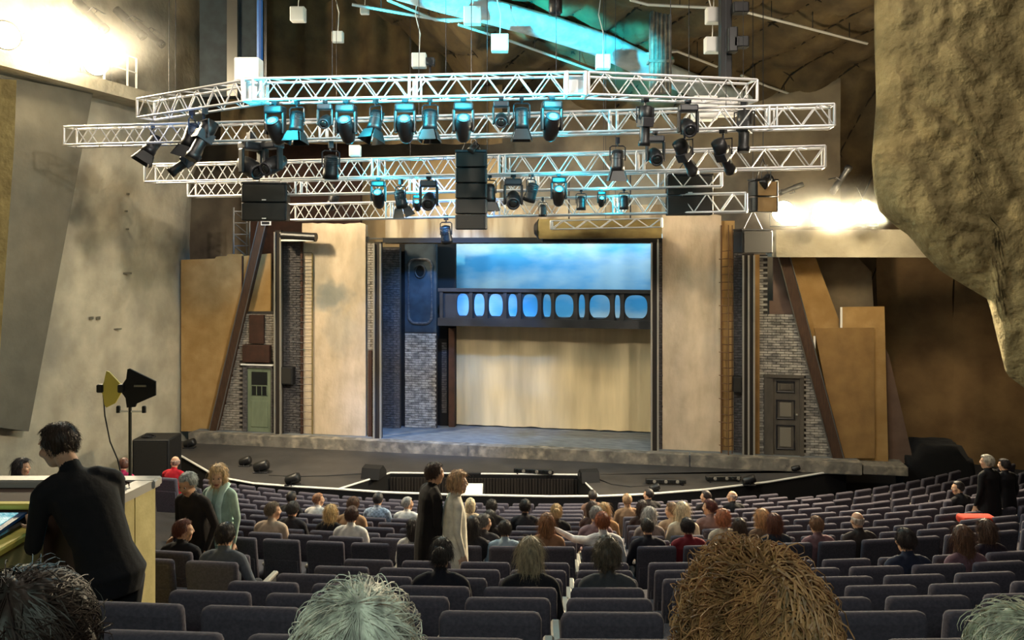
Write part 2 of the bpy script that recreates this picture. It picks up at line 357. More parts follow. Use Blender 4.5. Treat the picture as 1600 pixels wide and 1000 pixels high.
fl.add([(-16,9,FZ-.6),(-9.,9,FZ-.6),(-9,19,FZ),(-16,19,FZ)],[(0,1,2,3)])
struct('floor',fl,'carpet')
# ---------------------------------------------------------------- apron, pit, stage deck
HA=5.87; AZ=ZC-HA
def AP(px,py,z=AZ): Y=(ZC-z)*F/(py-HY); return W(px,py,Y)
FR=[(262,700),(300,722),(340,745),(395,755),(460,760),(530,764)]
FR2=[(935,775),(1010,772),(1100,765),(1200,753),(1322,733)]
BK=[(1322,712),(1100,702),(860,690),(600,684),(400,678),(262,676)]
NOT=[(610,739),(902,742)]
ap=MB(); pts=[AP(*p) for p in FR+NOT+FR2]+[Vector((stage(SS(x),-.3,0).x,stage(SS(x),-.3,0).y,AZ)) for x,_ in BK]
n=len(pts); ap.v=[tuple(p) for p in pts]; ap.f=[tuple(range(n))]; ap.m=[0]
me=ap.mesh('floor_apron','apron'); bm=bmesh.new(); bm.from_mesh(me); bmesh.ops.triangulate(bm,faces=bm.faces); bm.to_mesh(me); bm.free()
apo=put('floor_apron',me,kind='structure')
front=[AP(*p) for p in FR]+[AP(600,769),AP(700,772.5),AP(860,775.5)]+[AP(*p) for p in FR2]
fa=MB()
for a,b in zip(front,front[1:]):
    fa.add([a,b,b-Vector((0,0,.68)),a-Vector((0,0,.68))],[(0,1,2,3)])
struct('trim_7',fa,'black_cloth')
ed=thing('stage_edge_strip','white marking strip along the curved front edge of the dark apron','edge strip',front[0])
eb=MB(front[0]); eb.path([p+Vector((0,-.01,.0)) for p in front],.028,6); part('strip',eb,'white_paint',ed)
nb=[AP(*p) for p in (FR[-1],)+tuple(NOT)+(FR2[0],)]
ed=thing('pit_edge_strip','white marking strip around the sunken pit in the apron','edge strip',nb[0])
eb=MB(nb[0]); eb.path([p+Vector((0,0,.005)) for p in nb],.024,6); part('strip',eb,'white_paint',ed)
pit=MB()
for a,b in zip(nb,nb[1:]): pit.add([a,b,b-Vector((0,0,1.5)),a-Vector((0,0,1.5))],[(0,1,2,3)])
pit.add([p-Vector((0,0,1.5)) for p in nb],[(0,1,2,3)]); struct('trim_8',pit,'matt_black')
sl=thing('pit_slat_screen','dark vertical slats lining the back of the sunken pit','screen',nb[1]-Vector((0,0,.8)))
sme=None
for i in range(62):
    p=nb[1].lerp(nb[2],(i+.5)/62)
    if sme is None: sme=MB().box((-.03,-.03,-.72),(.03,.01,.70)).mesh('slat','slat_brown')
    put('slat',sme,sl,loc=p-Vector((0,.05,0))-sl.location-Vector((0,0,.8))+Vector((0,0,.0)),rot=(0,0,-.02+.1*((i%3)-1)))
# stage deck with its rough concrete front step
dk=MB(); dk.box((-9.9,-.42,-.34),(9.35,3.6,-.004)); struct('floor_stage',dk,'deck',False,True)
cs=thing('concrete_step','rough chipped concrete step along the front of the stage','step',stage(0,-.45,AZ),(0,0,-TH))
for (a,b) in ((-9.9,-6.2),(-6.2,-1.2),(-1.2,2.6),(2.6,4.95),(4.99,9.35)):
    g=MB()
    def fn(u,v,a=a,b=b):
        s=a+(b-a)*u; q=v*3
        if q<1: t,z=0,q*.3
        elif q<2: t,z=(q-1)*.30,.31
        else: t,z=.3+(q-2)*.1,.31-.02*(q-2)
        e=nz(s,a,0,3)*.03+nz(s,0,2,9)*.02
        return (s+.005,t-.04+(e if q<1.2 else 0),z+(.02*nz(s*2,t*4,0,2) if q>.8 else 0))
    g.grid(fn,int((b-a)*9),9); part('block',g,'concrete',cs)
bk=sthing('stage_end_block','grey block closing the stage beyond the slanting brown beam','block',9.9,-.2,AZ); g=SMB(bk); g.rbox((9.4,-.45,AZ),(10.5,.5,AZ+.24),.02); part('block',g,'concrete',bk)

# ================================================================ STAGE SET
def bricks(off, s0, s1, z0, z1, t, keep=lambda s,z:True, bw=.22, bh=.072, g=.014, dep=.03):
    mb=MB(off); r=0; z=z0
    rr=random.Random(int(s0*100)+5)
    while z+bh<=z1+.01:
        s=s0-(bw/2 if r%2 else 0)
        while s<s1:
            a,b=max(s,s0)+g/2,min(s+bw,s1)-g/2; c=(a+b)/2
            if b-a>.03 and keep(c,z+bh/2):
                d=dep*rr.uniform(.5,1.3); vs=[(a,t-d,z+g/2),(b,t-d,z+g/2),(b,t-d,z+bh-g/2),(a,t-d,z+bh-g/2),(a,t,z+g/2),(b,t,z+g/2),(b,t,z+bh-g/2),(a,t,z+bh-g/2)]
                mb.add(vs,[(0,1,2,3),(0,4,5,1),(1,5,6,2),(2,6,7,3),(3,7,4,0)])
            s+=bw
        z+=bh; r+=1
    return mb
def brick_wall(o, s0,s1,z0,z1,t,m,keep=lambda s,z:True,poly=None,**k):
    g=SMB(o)
    if poly: g.prism([(s,t,z) for s,z in poly],(0,.12,0))
    else: g.box((s0,t,z0),(s1,t+.12,z1))
    part('mortar_backing',g,'mortar',o)
    p=part('bricks',bricks(o['_b'],s0,s1,z0,z1,t,keep,**k),m,o); p['kind']='stuff'
def inside(poly):
    def f(s,z):
        c=False
        for (x0,y0),(x1,y1) in zip(poly,poly[1:]+poly[:1]):
            if (y0>z)!=(y1>z) and s<(x1-x0)*(z-y0)/(y1-y0)+x0: c=not c
        return c
    return f
def board(name,label,cat,pxs,t,m,dep=.08,parts=()):
    P=[SP(x,y,t) for x,y in pxs]; c=sum(p[0] for p in P)/len(P); z=min(p[1] for p in P)
    o=sthing(name,label,cat,c,t,z); g=SMB(o); g.prism([(s,t,zz) for s,zz in P],(0,dep,0)); part('panel',g,m,o); return o
# --- booth side (left half of the set)
o=board('ochre_wall_flat','tall ochre scenery flat between the concrete wall and slanting beam','scenery flat',[(283,406),(336,404),(338,401),(354,400),(356,397),(379,397),(379,674),(283,674)],.16,'ochre')
g=SMB(o); P0=SP(378.5,400,.14); g.box((P0[0]-.015,.13,.2),(P0[0]+.02,.16,P0[1])); part('seam_strip',g,'dark_brown',o)
board('ochre_infill_flat','small ochre flat above the boarded window, beside chrome post','scenery flat',[(381,400),(423,396),(423,489),(381,489)],.17,'ochre')
def strut(label,x0,y0,x1,y1,w,t,bracket=None):
    a=SP(x0,y0,t); b=SP(x1,y1,t); o=sthing('slanting_beam',label,'beam',a[0],t,a[1]); g=SMB(o)
    g.prism([(a[0]-w/2,t,a[1]),(a[0]+w/2,t,a[1]),(b[0]+w/2,t,b[1]),(b[0]-w/2,t,b[1])],(0,.2,0)); part('beam',g,'beam_brown',o)
    d=(Vector((b[0],0,b[1]))-Vector((a[0],0,a[1]))).normalized()
    g=SMB(o); e=.018
    for sx in (-1,1): g.tube((a[0]+sx*w/2,t-.005,a[1]),(b[0]+sx*w/2,t-.005,b[1]),e,n=5)
    part('edge_angle',g,'steel',o)
    if bracket:
        g=SMB(o); s,z=b; g.box((s-.02,t-.06,z-.12),(s+.30,t-.02,z+.02)); g.box((s+.02,t-.08,z-.09),(s+.26,t-.06,z-.01),1)
        part('head_bracket',g,['white_paint','dark_metal'],o)
    return o
strut('brown slanting beam leaning over the green door side of the set',332,676,410,346,.26,-.06,True)
f1=[SP(x,y) for x,y in ((336,678),(380,487),(428,487),(428,678))]
o=sthing('brick_facade','small grey brick facade around the green door','facade',SS(400),0,0)
dl=(SS(377),SS(427)); 
brick_wall(o,SS(336),SS(429),.0,SZ(400,489),.10,'brick_grey',lambda s,z,f=inside(f1):f(s,z) and not (dl[0]<s<dl[1] and z<2.15),poly=f1)
o=sthing('stage_door','pale green scenery door with glazed top and white lintel','door',SS(402),.05,0)
a,b=SS(379),SS(426); zt=SZ(400,571)
g=SMB(o); g.box((a,.0,0),(a+.14,.12,zt)); g.box((b-.06,.0,0),(b,.12,zt)); g.box((a,.0,zt-.08),(b,.12,zt)); part('door_frame',g,'brick_dark',o)
g=SMB(o); g.box((a-.05,-.03,zt),(b+.03,.12,zt+.04)); part('lintel',g,'white_paint',o)
g=SMB(o); g.box((a+.14,.05,0),(b-.06,.10,zt-.08)); L=part('door_leaf',g,'green_door',o)
g=SMB(o); g.box((a+.28,.03,1.12),(b-.2,.06,zt-.2)); part('pane',g,'dark_glass',L)
g=SMB(o); 
for k in range(4): g.box((a+.28+k*(b-a-.48)/3-.01,.02,1.12),(a+.28+k*(b-a-.48)/3+.01,.05,1.42))
g.box((a+.28,.02,1.40),(b-.2,.05,1.43)); part('glazing_bar',g,'green_door',L)
g=SMB(o); g.rbox((a+.26,.03,.15),(b-.18,.055,.95),.01); part('door_panel',g,'green_door',L)
o=sthing('boarded_window','dark brown boarded window over the green door','window',SS(400),.05,SZ(400,566))
g=SMB(o); g.rbox((SS(389),.0,SZ(400,537)),(SS(412),.1,SZ(400,492)),.01); part('window_board',g,'dark_brown',o)
g=SMB(o); g.rbox((SS(380),-.06,SZ(400,566)),(SS(422),.1,SZ(400,539)),.015); part('box_sill',g,'dark_brown',o)
def posts(label,x0,x1,ytop,t,mid='slat_brown',w=.024,n=2):
    s0,s1=SS(x0,t),SS(x1,t); zt=SZ((x0+x1)/2,ytop,t); o=sthing('portal_post',label,'post',(s0+s1)/2,t,0)
    g=SMB(o); g.box((s0,t,0),(s1,t+.16,zt)); part('core',g,mid,o)
    for i in range(n):
        s=s0+(s1-s0)*i/(n-1); g=SMB(o); g.box((s-w,t-.05,0),(s+w,t+.02,zt-.05)); part('chrome_edge',g,'chrome',o)
    return o
posts('dark post with chrome edges beside the green door',430,439,360,-.12)
o=sthing('brick_pier','dark brick pier with rungs next to the green door','pier',SS(455),.1,0)
brick_wall(o,SS(440),SS(470),0,SZ(455,374),.12,'brick_dark')
g=SMB(o); g.box((SS(469),.02,0),(SS(472),.24,SZ(470,372))); part('joint_strip',g,'dark_brown',o)
for k in range(26):
    z=.25+k*.205*1.02
    if z<SZ(470,380): g=SMB(o); s=SS(466); g.path([(s-.22+.1*(k%2),.10,z),(s-.22+.1*(k%2),.0,z),(s+.42,.0,z),(s+.42,.05,z)],.008,5); part('rung',g,'dark_metal',o)
o=sthing('speaker_box','small black speaker box on the brick pier','speaker',SS(450),.05,SZ(450,600)); g=SMB(o); g.rbox((SS(441),-.14,SZ(450,600)),(SS(460),.09,SZ(450,573)),.02); part('cabinet',g,'black',o); g=SMB(o); g.box((SS(443),-.15,SZ(450,598)),(SS(458),-.138,SZ(450,575))); part('grille',g,'grille',o)
o=sthing('strip_light','dark tubular strip light with white underside above brick pier','light fixture',SS(468),-.3,SZ(468,378))
g=SMB(o); a=SP(441,368,-.3); b=SP(494,371,-.3); g.tube((a[0],-.3,a[1]),(b[0],-.3,b[1]),.13,n=14); part('housing',g,'fixture',o)
g=SMB(o); g.box((a[0],-.38,a[1]-.17),(b[0]-.05,-.22,a[1]-.12)); part('diffuser',g,'white_paint',o)
g=SMB(o); g.box((a[0]-.1,-.3,a[1]-.06),(a[0]+.12,.14,a[1]+.06)); part('bracket',g,'dark_metal',o)
def concrete_panel(label,x0,x1,ytop,pipe=None):
    t=.1; a,b=SS(x0,t),SS(x1,t); zt=SZ((x0+x1)/2,ytop,t); o=sthing('plaster_panel',label,'scenery panel',(a+b)/2,t,0); g=SMB(o)
    def fn(u,v): s=a+(b-a)*u; z=(zt-.0)*v; return (s,t+nz(s*2,z*2,a)*.012,z+(nz(s*5,0,a)*.05 if v==1 else 0))
    g.grid(fn,12,40); g.box((a,t+.03,0),(b,t+.2,zt-.05)); part('panel',g,'plaster_blue_shade' if pipe else 'plaster',o)
    if pipe: g=SMB(o); s=SS(pipe,t); g.tube((s,t-.04,0),(s,t-.04,zt-.9),.025,n=6); part('pipe',g,'orange_brown',o)
    return o
concrete_panel('tall beige plaster panel with thin brown pipe, stained by painted blue light and shade',472,571,349,489)
o=sthing('brick_jamb','narrow brick strip between plaster panel and inner chrome post','pier',SS(578),.15,0)
brick_wall(o,SS(572),SS(584),0,SZ(578,380),.14,'brick_grey')
g=SMB(o); g.box((SS(574),.06,0),(SS(580),.13,SZ(578,548))); part('dark_niche',g,'dark_brown',o)
posts('slim dark post with chrome edges on the booth side of the opening',585,595,378,-.12)
# --- opening: header, interior, bridge, cloths
o=sthing('header_cloth','beige stained header cloth hanging across the top of the opening','cloth',0,.35,SZ(800,381,.35))
a,b=SS(602,.35),SS(1034,.35); z0,z1=SZ(800,381,.35),SZ(800,322,.35); g=SMB(o); g.grid(lambda u,v:(a+(b-a)*u,.35+.03*math.sin(u*70)+.02*nz(u*30,v*2,0),z0+(z1-z0)*v),90,6); part('cloth',g,'header_cloth',o,True)
o=sthing('header_rail','thin pale rail over the brick interior wall','rail',SS(640,.2),.2,SZ(640,373,.2)); g=SMB(o); a=SP(573,373,.2); b=SP(690,373,.2); g.tube((a[0],.2,a[1]),(b[0],.2,b[1]),.025,n=6); g.box((a[0]-.1,.15,a[1]-.1),(a[0]+.06,.25,a[1]+.06)); part('rail',g,'steel',o)
o=sthing('opening_beam','black beam closing the top of the stage opening','beam',0,.2,SZ(800,382,.2)); g=SMB(o); g.box((SS(597),.05,SZ(800,379)),(SS(1034),.3,SZ(800,371))); part('beam',g,'black',o)
TI=1.5
o=sthing('interior_brick_wall','blue-lit dark brick wall just inside the opening','wall panel',SS(612,1.3),1.3,0)
brick_wall(o,SS(594,1.3),SS(625,1.3),0,SZ(612,386,1.3),1.3,'brick_dark')
o=sthing('dark_gap_panel','black gap between the two interior brick walls','panel',SS(628,1.6),1.6,0); g=SMB(o); g.box((SS(624,1.6),1.6,0),(SS(634,1.6),1.7,SZ(628,380,1.6))); part('panel',g,'matt_black',o)
o=sthing('porthole_wall','blue-grey wall with a porthole panel above pale worn bricks','wall panel',SS(657,TI),TI,0)
brick_wall(o,SS(633,TI),SS(682,TI),0,SZ(657,519,TI),TI,'brick_pale')
a,b=SS(633,TI),SS(682,TI); z0,z1=SZ(657,519,TI),SZ(657,376,TI); g=SMB(o); g.box((a,TI-.02,z0),(b,TI+.12,z1)); part('upper_panel',g,'blue_panel',o)
def rrect(cx,cz,w,h,r,n=6):
    P=[]
    for sx,sz,a0 in ((1,1,0),(-1,1,90),(-1,-1,180),(1,-1,270)):
        for i in range(n+1): a=math.radians(a0+90*i/n); P.append((cx+sx*(w-r)+r*math.cos(a),cz+sz*(h-r)+r*math.sin(a)))
    return P
ca,cz=SP(657,455,TI); wv,hv=SS(675,TI)-ca,(SZ(657,405,TI)-SZ(657,505,TI))/2
g=SMB(o); g.path([(s,TI-.04,z) for s,z in rrect(ca,cz,wv,hv,.22)]+[(ca+wv,TI-.04,cz+hv-.22)],.045,6); ar=part('arch_frame',g,'brick_dark',o)
g=SMB(o); s_,z_=SP(657,424,TI); rr_=SS(664,TI)-s_; g.path([(s_+rr_*1.1*math.cos(i*PI/12),TI-.04,z_+rr_*1.35*math.sin(i*PI/12)) for i in range(25)],.03,6); part('porthole_ring',g,'bridge',o)
g=SMB(o); g.prism([(s_+rr_*1.1*math.cos(i*PI/12),TI-.035,z_+rr_*1.35*math.sin(i*PI/12)) for i in range(24)],(0,.01,0)); part('porthole_glass',g,'dark_glass',o)
o=sthing('interior_doorway','dark doorway recess between the worn bricks and the curtain','doorway',SS(696,1.9),1.9,0)
g=SMB(o); g.box((SS(681,1.9),1.9,0),(SS(712,1.9),2.0,SZ(696,376,1.9))); part('recess',g,'matt_black',o)
g=SMB(o); g.box((SS(701,1.75),1.75,0),(SS(710,1.75),1.88,SZ(700,513,1.75))); part('jamb',g,'dark_brown',o)
p=part('bricks',bricks(o['_b'],SS(690,1.88),SS(698,1.88),.4,SZ(696,535,1.88),1.9),'brick_dark',o); p['kind']='stuff'
TCu=2.0
o=sthing('beige_curtain','large beige curtain filling the opening below the round-windowed bridge','curtain',SS(865,TCu),TCu,.02)
a,b=SS(710,TCu),SS(1022,TCu); zt=SZ(865,503,TCu)
def cur(u,v):
    s=a+(b-a)*u; z=.03+zt*v; hem=(1-v)**6
    return (s,TCu+.025*math.sin(s*5.2+.6*math.sin(v*3))*(1-.4*v)+.03*nz(s*1.3,v*2,4)-.12*hem*max(0,nz(s*.9,1,8)),z+hem*.06*abs(nz(s*1.7,0,3)))
g=SMB(o); g.grid(cur,150,30); part('cloth',g,'curtain',o,True)
TS=2.75
o=sthing('sky_backcloth','painted blue cloudy sky backcloth seen over and through the bridge','backcloth',SS(865,TS),TS,2.)
a,b=SS(702,TS),SS(1040,TS); g=SMB(o); z0,z1=SZ(865,520,TS),SZ(865,366,TS)
g.grid(lambda u,v:(a+(b-a)*u,TS+.02*math.sin(u*60)+.02*nz(u*20,v*3,0),z0+(z1-z0)*v),100,8); part('cloth',g,'sky_cloth',o,True)
TB=1.0
o=sthing('bridge','black bridge crossing the opening, pierced by eleven rounded windows','bridge',SS(865,TB),TB,SZ(865,512,TB))
WX=[(713,732.5),(740,757),(763,785.5),(793.5,808),(816,840),(848,861),(867,896),(904,914),(921,953),(960.5,969),(976,1011.5)]
zw0,zw1=SZ(865,497,TB),SZ(865,460,TB); zl,zh=SZ(865,499,TB),SZ(865,457,TB)
g=SMB(o); bnd=[SS(690,TB)]+[SS((WX[i][1]+WX[i+1][0])/2,TB) for i in range(10)]+[SS(1022,TB)]
for i,(x0,x1) in enumerate(WX):
    s0,s1=SS(x0,TB),SS(x1,TB); c=(s0+s1)/2; w_=(s1-s0)/2; cz=(zw0+zw1)/2; h_=(zw1-zw0)/2; n=32; inn=[]; out=[]
    for k in range(n):
        a=2*PI*k/n; ex=.72; ci=math.copysign(abs(math.cos(a))**ex,math.cos(a)); si=math.copysign(abs(math.sin(a))**ex,math.sin(a))
        inn.append((c+w_*ci,cz+h_*si)); q=max(abs(math.cos(a)),abs(math.sin(a)))
        dx=(bnd[i+1]-c) if math.cos(a)>0 else (c-bnd[i]); dz=(zh-cz) if math.sin(a)>0 else (cz-zl)
        out.append((c+dx*math.cos(a)/q,cz+dz*math.sin(a)/q))
    vs=[(s,TB,z) for s,z in inn]+[(s,TB,z) for s,z in out]+[(s,TB+.1,z) for s,z in inn]
    g.add(vs,[(k,(k+1)%n,n+(k+1)%n,n+k) for k in range(n)]+[(k,2*n+k,2*n+(k+1)%n,(k+1)%n) for k in range(n)])
part('window_panel',g,'bridge',o)
for i in range(12):
    g=SMB(o); g.box((bnd[i]-.05,TB-.05,zl),(bnd[i]+.05,TB+.12,zh)); part('mullion',g,'bridge',o)
g=SMB(o); g.box((bnd[0]-.1,TB-.08,zh),(bnd[-1],TB+.12,zh+.10)); part('top_rail',g,'bridge',o)
g=SMB(o); g.box((bnd[0]-.1,TB-.08,zl-.24),(bnd[-1],TB+.92,zl)); part('floor_beam',g,'bridge',o)
# --- rock side (right half of the set)
posts('slim dark post with chrome edges on the rock side of the opening',1018,1028,371,-.12)
o=sthing('brick_jamb','narrow reddish strip between inner chrome post and plaster panel with ladder','pier',SS(1031),.1,0); brick_wall(o,SS(1028),SS(1036),0,SZ(1031,372),.14,'brick_dark')
concrete_panel('tall scratched beige plaster panel beside the caged ladder',1035,1127,336)
o=board('pale_wall_strip','narrow ochre strip standing behind the caged ladder','scenery flat',[(1126,345),(1148,345),(1148,708),(1126,708)],.3,'ochre')
o=sthing('caged_ladder','thin rusty caged ladder running up the set','ladder',SS(1136),-.05,0)
ss=[SS(x,-.05) for x in (1127,1137,1144)]; zt=SZ(1136,352,-.05)
for i,s in enumerate(ss):
    g=SMB(o); g.tube((s,-.05-.25*(i==1),0),(s,-.05-.25*(i==1),zt),.024 if i==0 else .014,n=6); part('rail',g,'rust',o)
for k in range(26):
    z=.22+k*.212
    if z<zt: g=SMB(o); e=.06 if k%3==0 else 0; g.path([(ss[0]-e,-.05,z),(ss[1],-.3,z+.02),(ss[2]+.03,-.05,z)],.011,5); part('rung',g,'rust',o)
o=sthing('brick_pier','dark brick pier behind the outer chrome posts, ladder side','pier',SS(1153),.1,0); brick_wall(o,SS(1147),SS(1161),0,SZ(1153,360),.12,'brick_dark')
o=sthing('speaker_box','small black speaker box at the foot of the ladder pier','speaker',SS(1151),-.02,SZ(1151,612)); g=SMB(o); g.rbox((SS(1145),-.2,SZ(1151,612)),(SS(1158),.09,SZ(1151,587)),.02); part('cabinet',g,'black',o); g=SMB(o); g.box((SS(1146.5),-.215,SZ(1151,610)),(SS(1156.5),-.198,SZ(1151,589))); part('grille',g,'grille',o)
posts('broad dark post with three chrome edges beside the panelled grey door',1161,1178,396,-.12,n=3)
o=sthing('gilt_pilaster','narrow brass-coloured pilaster behind the broad chrome post','post',SS(1182),.05,SZ(1182,480)); g=SMB(o); g.box((SS(1178),.02,0),(SS(1187),.2,SZ(1182,398))); part('pilaster',g,'ochre_dark',o)
f2=[SP(x,y) for x,y in ((1187,716),(1187,398),(1200,398),(1200,492),(1250,492),(1306,716))]
f2[0]=(f2[0][0],0); f2[-1]=(f2[-1][0],0)
o=sthing('brick_facade','grey brick facade around the panelled grey door','facade',SS(1245),0,0)
d0,d1=SS(1194),SS(1256); zt=SZ(1225,588)
brick_wall(o,SS(1187),SS(1306),0,SZ(1220,398),.10,'brick_pale',lambda s,z,f=inside(f2):f(s,z) and not(d0<s<d1 and z<zt),poly=f2)
o=board('mauve_flat','mauve-grey flat above the brick facade, behind the slanting beam','scenery flat',[(1208,400),(1222,400),(1246,494),(1202,494),(1202,470),(1208,470)],.22,'mauve')
o=sthing('stage_door','grey panelled scenery door with brass knob in brick facade','door',SS(1225),.05,0)
g=SMB(o); g.box((d0,-.02,0),(SS(1208),.12,zt)); g.box((SS(1250),-.02,0),(d1,.12,zt)); g.box((d0,-.04,zt-.04),(d1,.12,zt+.03)); part('door_frame',g,'grey_door',o)
a,b=SS(1208),SS(1250); g=SMB(o); g.box((a,.04,0),(b,.10,zt-.04)); L=part('door_leaf',g,'grey_door',o)
for y0,y1,mm in ((613,597,'grey_door'),(655,626,'door_panel'),(702,665,'door_panel')):
    z0,z1=SZ(1225,y0),SZ(1225,y1); g=SMB(o); g.path([(a+.1,.04,z0),(b-.14,.04,z0),(b-.14,.04,z1),(a+.1,.04,z1),(a+.1,.04,z0)],.03,5); part('moulding',g,'dark_metal',L)
    g=SMB(o); g.rbox((a+.18,.015,z0+.06),(b-.22,.05,z1-.06),.01); part('door_panel',g,mm,L)
g=SMB(o); s,z=SP(1245,648); g.lathe([(0,.015),(.03,.015),(.04,.032),(.065,.034),(.08,.02)],10,Matrix.Translation((s,.04,z))@Matrix.Rotation(PI/2,4,'X')); part('knob',g,'chrome',L)
strut('brown slanting beam leaning against the brick facade, rock side',1311,722,1217,370,.3,-.06)
o=board('ochre_wall_flat','large sloping ochre flat under the concrete lamp ledge','scenery flat',[(1221,402),(1274,402),(1311,500),(1311,720),(1305,716)],.3,'ochre')
o=board('plywood_board','ochre board leaning in front of a taller one, beside slanting beam','board',[(1272,513),(1366,512),(1367,716),(1312,716)],-.02,'ochre_dark',.05); g=SMB(o); P=SP(1272,560,-.02); g.box((P[0]-.02,-.05,P[1]),(P[0]+.03,-.02,SZ(1272,525,-.02))); part('painted_lit_edge',g,'white_paint',o)  # white strip painted in for light on the board's edge
o=board('plywood_board','taller ochre board standing behind the front one, edge of recess','board',[(1313,480),(1382,479),(1388,722),(1313,720)],.08,'ochre',.05); g=SMB(o); P=SP(1314,512,.08); g.box((P[0]-.02,.05,P[1]),(P[0]+.03,.08,SZ(1314,480,.08))); part('painted_lit_edge',g,'white_paint',o)  # light along this board's edge painted as a white strip too
o=board('grey_wedge_flat','grey wedge-shaped flat beside the dark recess','scenery flat',[(1384,545),(1389,555),(1428,724),(1384,724)],.35,'mauve')
o=board('grey_wall_flat','grey-olive wall flat in shadow under the lamp ledge','scenery flat',[(1270,402),(1340,402),(1362,425),(1366,500),(1366,560),(1270,560)],.9,'back_wall')
lg=MB(); lg.box((SS(1213,-.5),-.5,SZ(1300,402,-.5)),(14.,1.6,SZ(1300,359,-.5))); struct('trim_9',lg,'left_wall',False,True)
o=sthing('covered_equipment','black cloth-covered equipment heaped at the back of the recess','equipment',SS(1460,.6),.6,AZ-.6)
bmx=bmesh.new(); bmesh.ops.create_icosphere(bmx,subdivisions=4,radius=1)
g=SMB(o); c=Vector((SS(1460,.6),.6,AZ-.6))
def lump(v):
    h=1.30 if abs(v.x)<.42 else .95
    x=max(-.82,min(.82,v.x*1.3)); y=max(-.8,min(.8,v.y*1.3)); z=max(0,v.z*1.7); z=min(z,h+.06*nz(v.x*4,v.y*4,2)); return c+Vector((x*1.0+.05*nz(v.z*4,v.x*3,1),y*.7,z))
g.add([lump(v.co) for v in bmx.verts],[tuple(v.index for v in f.verts) for f in bmx.faces]); bmx.free(); part('cloth',g,'black_cloth',o,True)
# scaffold tower behind the ochre flat
o=sthing('scaffold_tower','slim silver scaffold tower behind the ochre flat','scaffold',SS(376,1.),1.,0)
for x in (365,378,390):
    s,z=SP(x,324 if x<380 else 345,1.); g=SMB(o); g.tube((s,1.+.3*(x==378),0),(s,1.+.3*(x==378),z),.03,n=6); part('upright',g,'steel',o)
for k in range(5):
    y=330+k*18; g=SMB(o); g.tube((SS(365,1.),1.,SZ(370,y,1.)),(SS(378,1.),1.3,SZ(370,y,1.)),.02,n=5); g.tube((SS(365,1.),1.,SZ(370,y,1.)),(SS(378,1.),1.3,SZ(370,y+16,1.)),.02,n=5)
    if k>0: g.tube((SS(378,1.),1.3,SZ(370,y,1.)),(SS(390,1.),1.,SZ(370,y,1.)),.02,n=5)
    part('brace',g,'steel',o)

# ================================================================ RIG
UNIT=MB().tube((0,0,-.5),(0,0,.5),1,n=6).mesh('brace','alu',True)
UNITD=MB().tube((0,0,-.5),(0,0,.5),1,n=5).mesh('hoist_chain','dark_metal',True)
UNITC=MB().tube((0,0,-.5),(0,0,.5),1,n=8).mesh('chord','alu',True)
def stick(name,me,par,a,b,r):
    a,b=Vector(a),Vector(b); o=bpy.data.objects.new(name,me); COL.objects.link(o); o.parent=par
    o.matrix_local=Matrix.Translation((a+b)/2)@(b-a).to_track_quat('Z','Y').to_matrix().to_4x4()@Matrix.Diagonal((r,r,(b-a).length,1)); return o
class Truss: pass
def truss(label,A,B,h=.40,bay=.285,ends=True,hang=(.2,.8),r=.026):
    A,B=Vector(A),Vector(B); L=(B-A).length; d=(B-A).normalized(); s=d.cross(Vector((0,0,1))).normalized()   # s points to the camera side
    o=thing('lighting_truss',label,'truss',A); q=Truss(); q.A,q.B,q.h,q.o=A,B,h,o
    up=Vector((0,0,1)); c={}
    for iy in (-1,1):
        for iz in (-1,1): c[iy,iz]=s*(iy*h/2)+up*(iz*h/2); stick('chord',UNITC,o,c[iy,iz],c[iy,iz]+d*L,r)
    n=max(2,int(L/bay)); st=L/n
    for i in range(n):
        a=1 if i%2 else -1
        for iy in (-1,1):
            stick('brace',UNIT,o,c[iy,a]+d*st*i,c[iy,-a]+d*st*(i+1),.013)
        if i%2==0: stick('brace',UNIT,o,c[-1,-1]+d*st*i,c[1,-1]+d*st*(i+1),.011); 
        else: stick('brace',UNIT,o,c[1,1]+d*st*i,c[-1,1]+d*st*(i+1),.011)
    if ends:
        for x in (0,L):
            for iy in (-1,1): stick('end_frame',UNIT,o,c[iy,-1]+d*x,c[iy,1]+d*x,.028)
            for iz in (-1,1): stick('end_frame',UNIT,o,c[-1,iz]+d*x,c[1,iz]+d*x,.02)
    x=3.0
    while x<L-1.:      # the sleeve joints between truss lengths
        for iy in (-1,1): stick('joint_post',UNIT,o,c[iy,-1]+d*x,c[iy,1]+d*x,.03); stick('joint_post',UNIT,o,c[iy,-1]+d*(x+.14),c[iy,1]+d*(x+.14),.022)
        x+=3.0
    for t in hang:
        p=d*L*t; y=A+p; stick('hoist_chain',UNITD,o,p+up*h/2,p+up*(netz(y.x,y.y)-y.z-.03),.007)
    return q
def on(q,px):      # point of a truss seen at image column px
    k=(px-HX)/F; D=q.B-q.A; t=(k*q.A.y-q.A.x)/(D.x-k*D.y); return q.A+D*t
def TZ(px,dz,Y): p=W(px,HY,Y); p.z=ZC+dz; return p
T1a=truss('short front truss wing angled back towards the bright wall lamps',TZ(228,3.03,17.3),TZ(396,3.03,15.4),hang=(.3,))
T1b=truss('long straight middle span of the front lighting truss',TZ(402,3.03,15.3),TZ(884,3.03,14.75),hang=(.25,.62,.97))
T1c=truss('front truss wing on the rock side, in front of the cyan ceiling glow',TZ(915,3.03,14.75),TZ(1175,3.03,15.4),hang=(.5,))
T2=truss('longest straight truss, second from the front, carrying spotlights',TZ(110,2.515,17.9),TZ(1300,2.515,15.1),hang=(.15,.5,.88))
T3=truss('third lighting truss from the front, just above centre speaker column',TZ(235,1.88,19.9),TZ(1287,1.88,16.3),h=.42,hang=(.2,.55,.9))
T4=truss('fourth lighting truss, half hidden behind the third',TZ(300,1.56,20.9),TZ(1127,1.62,18.3),h=.36,hang=(.3,.8))
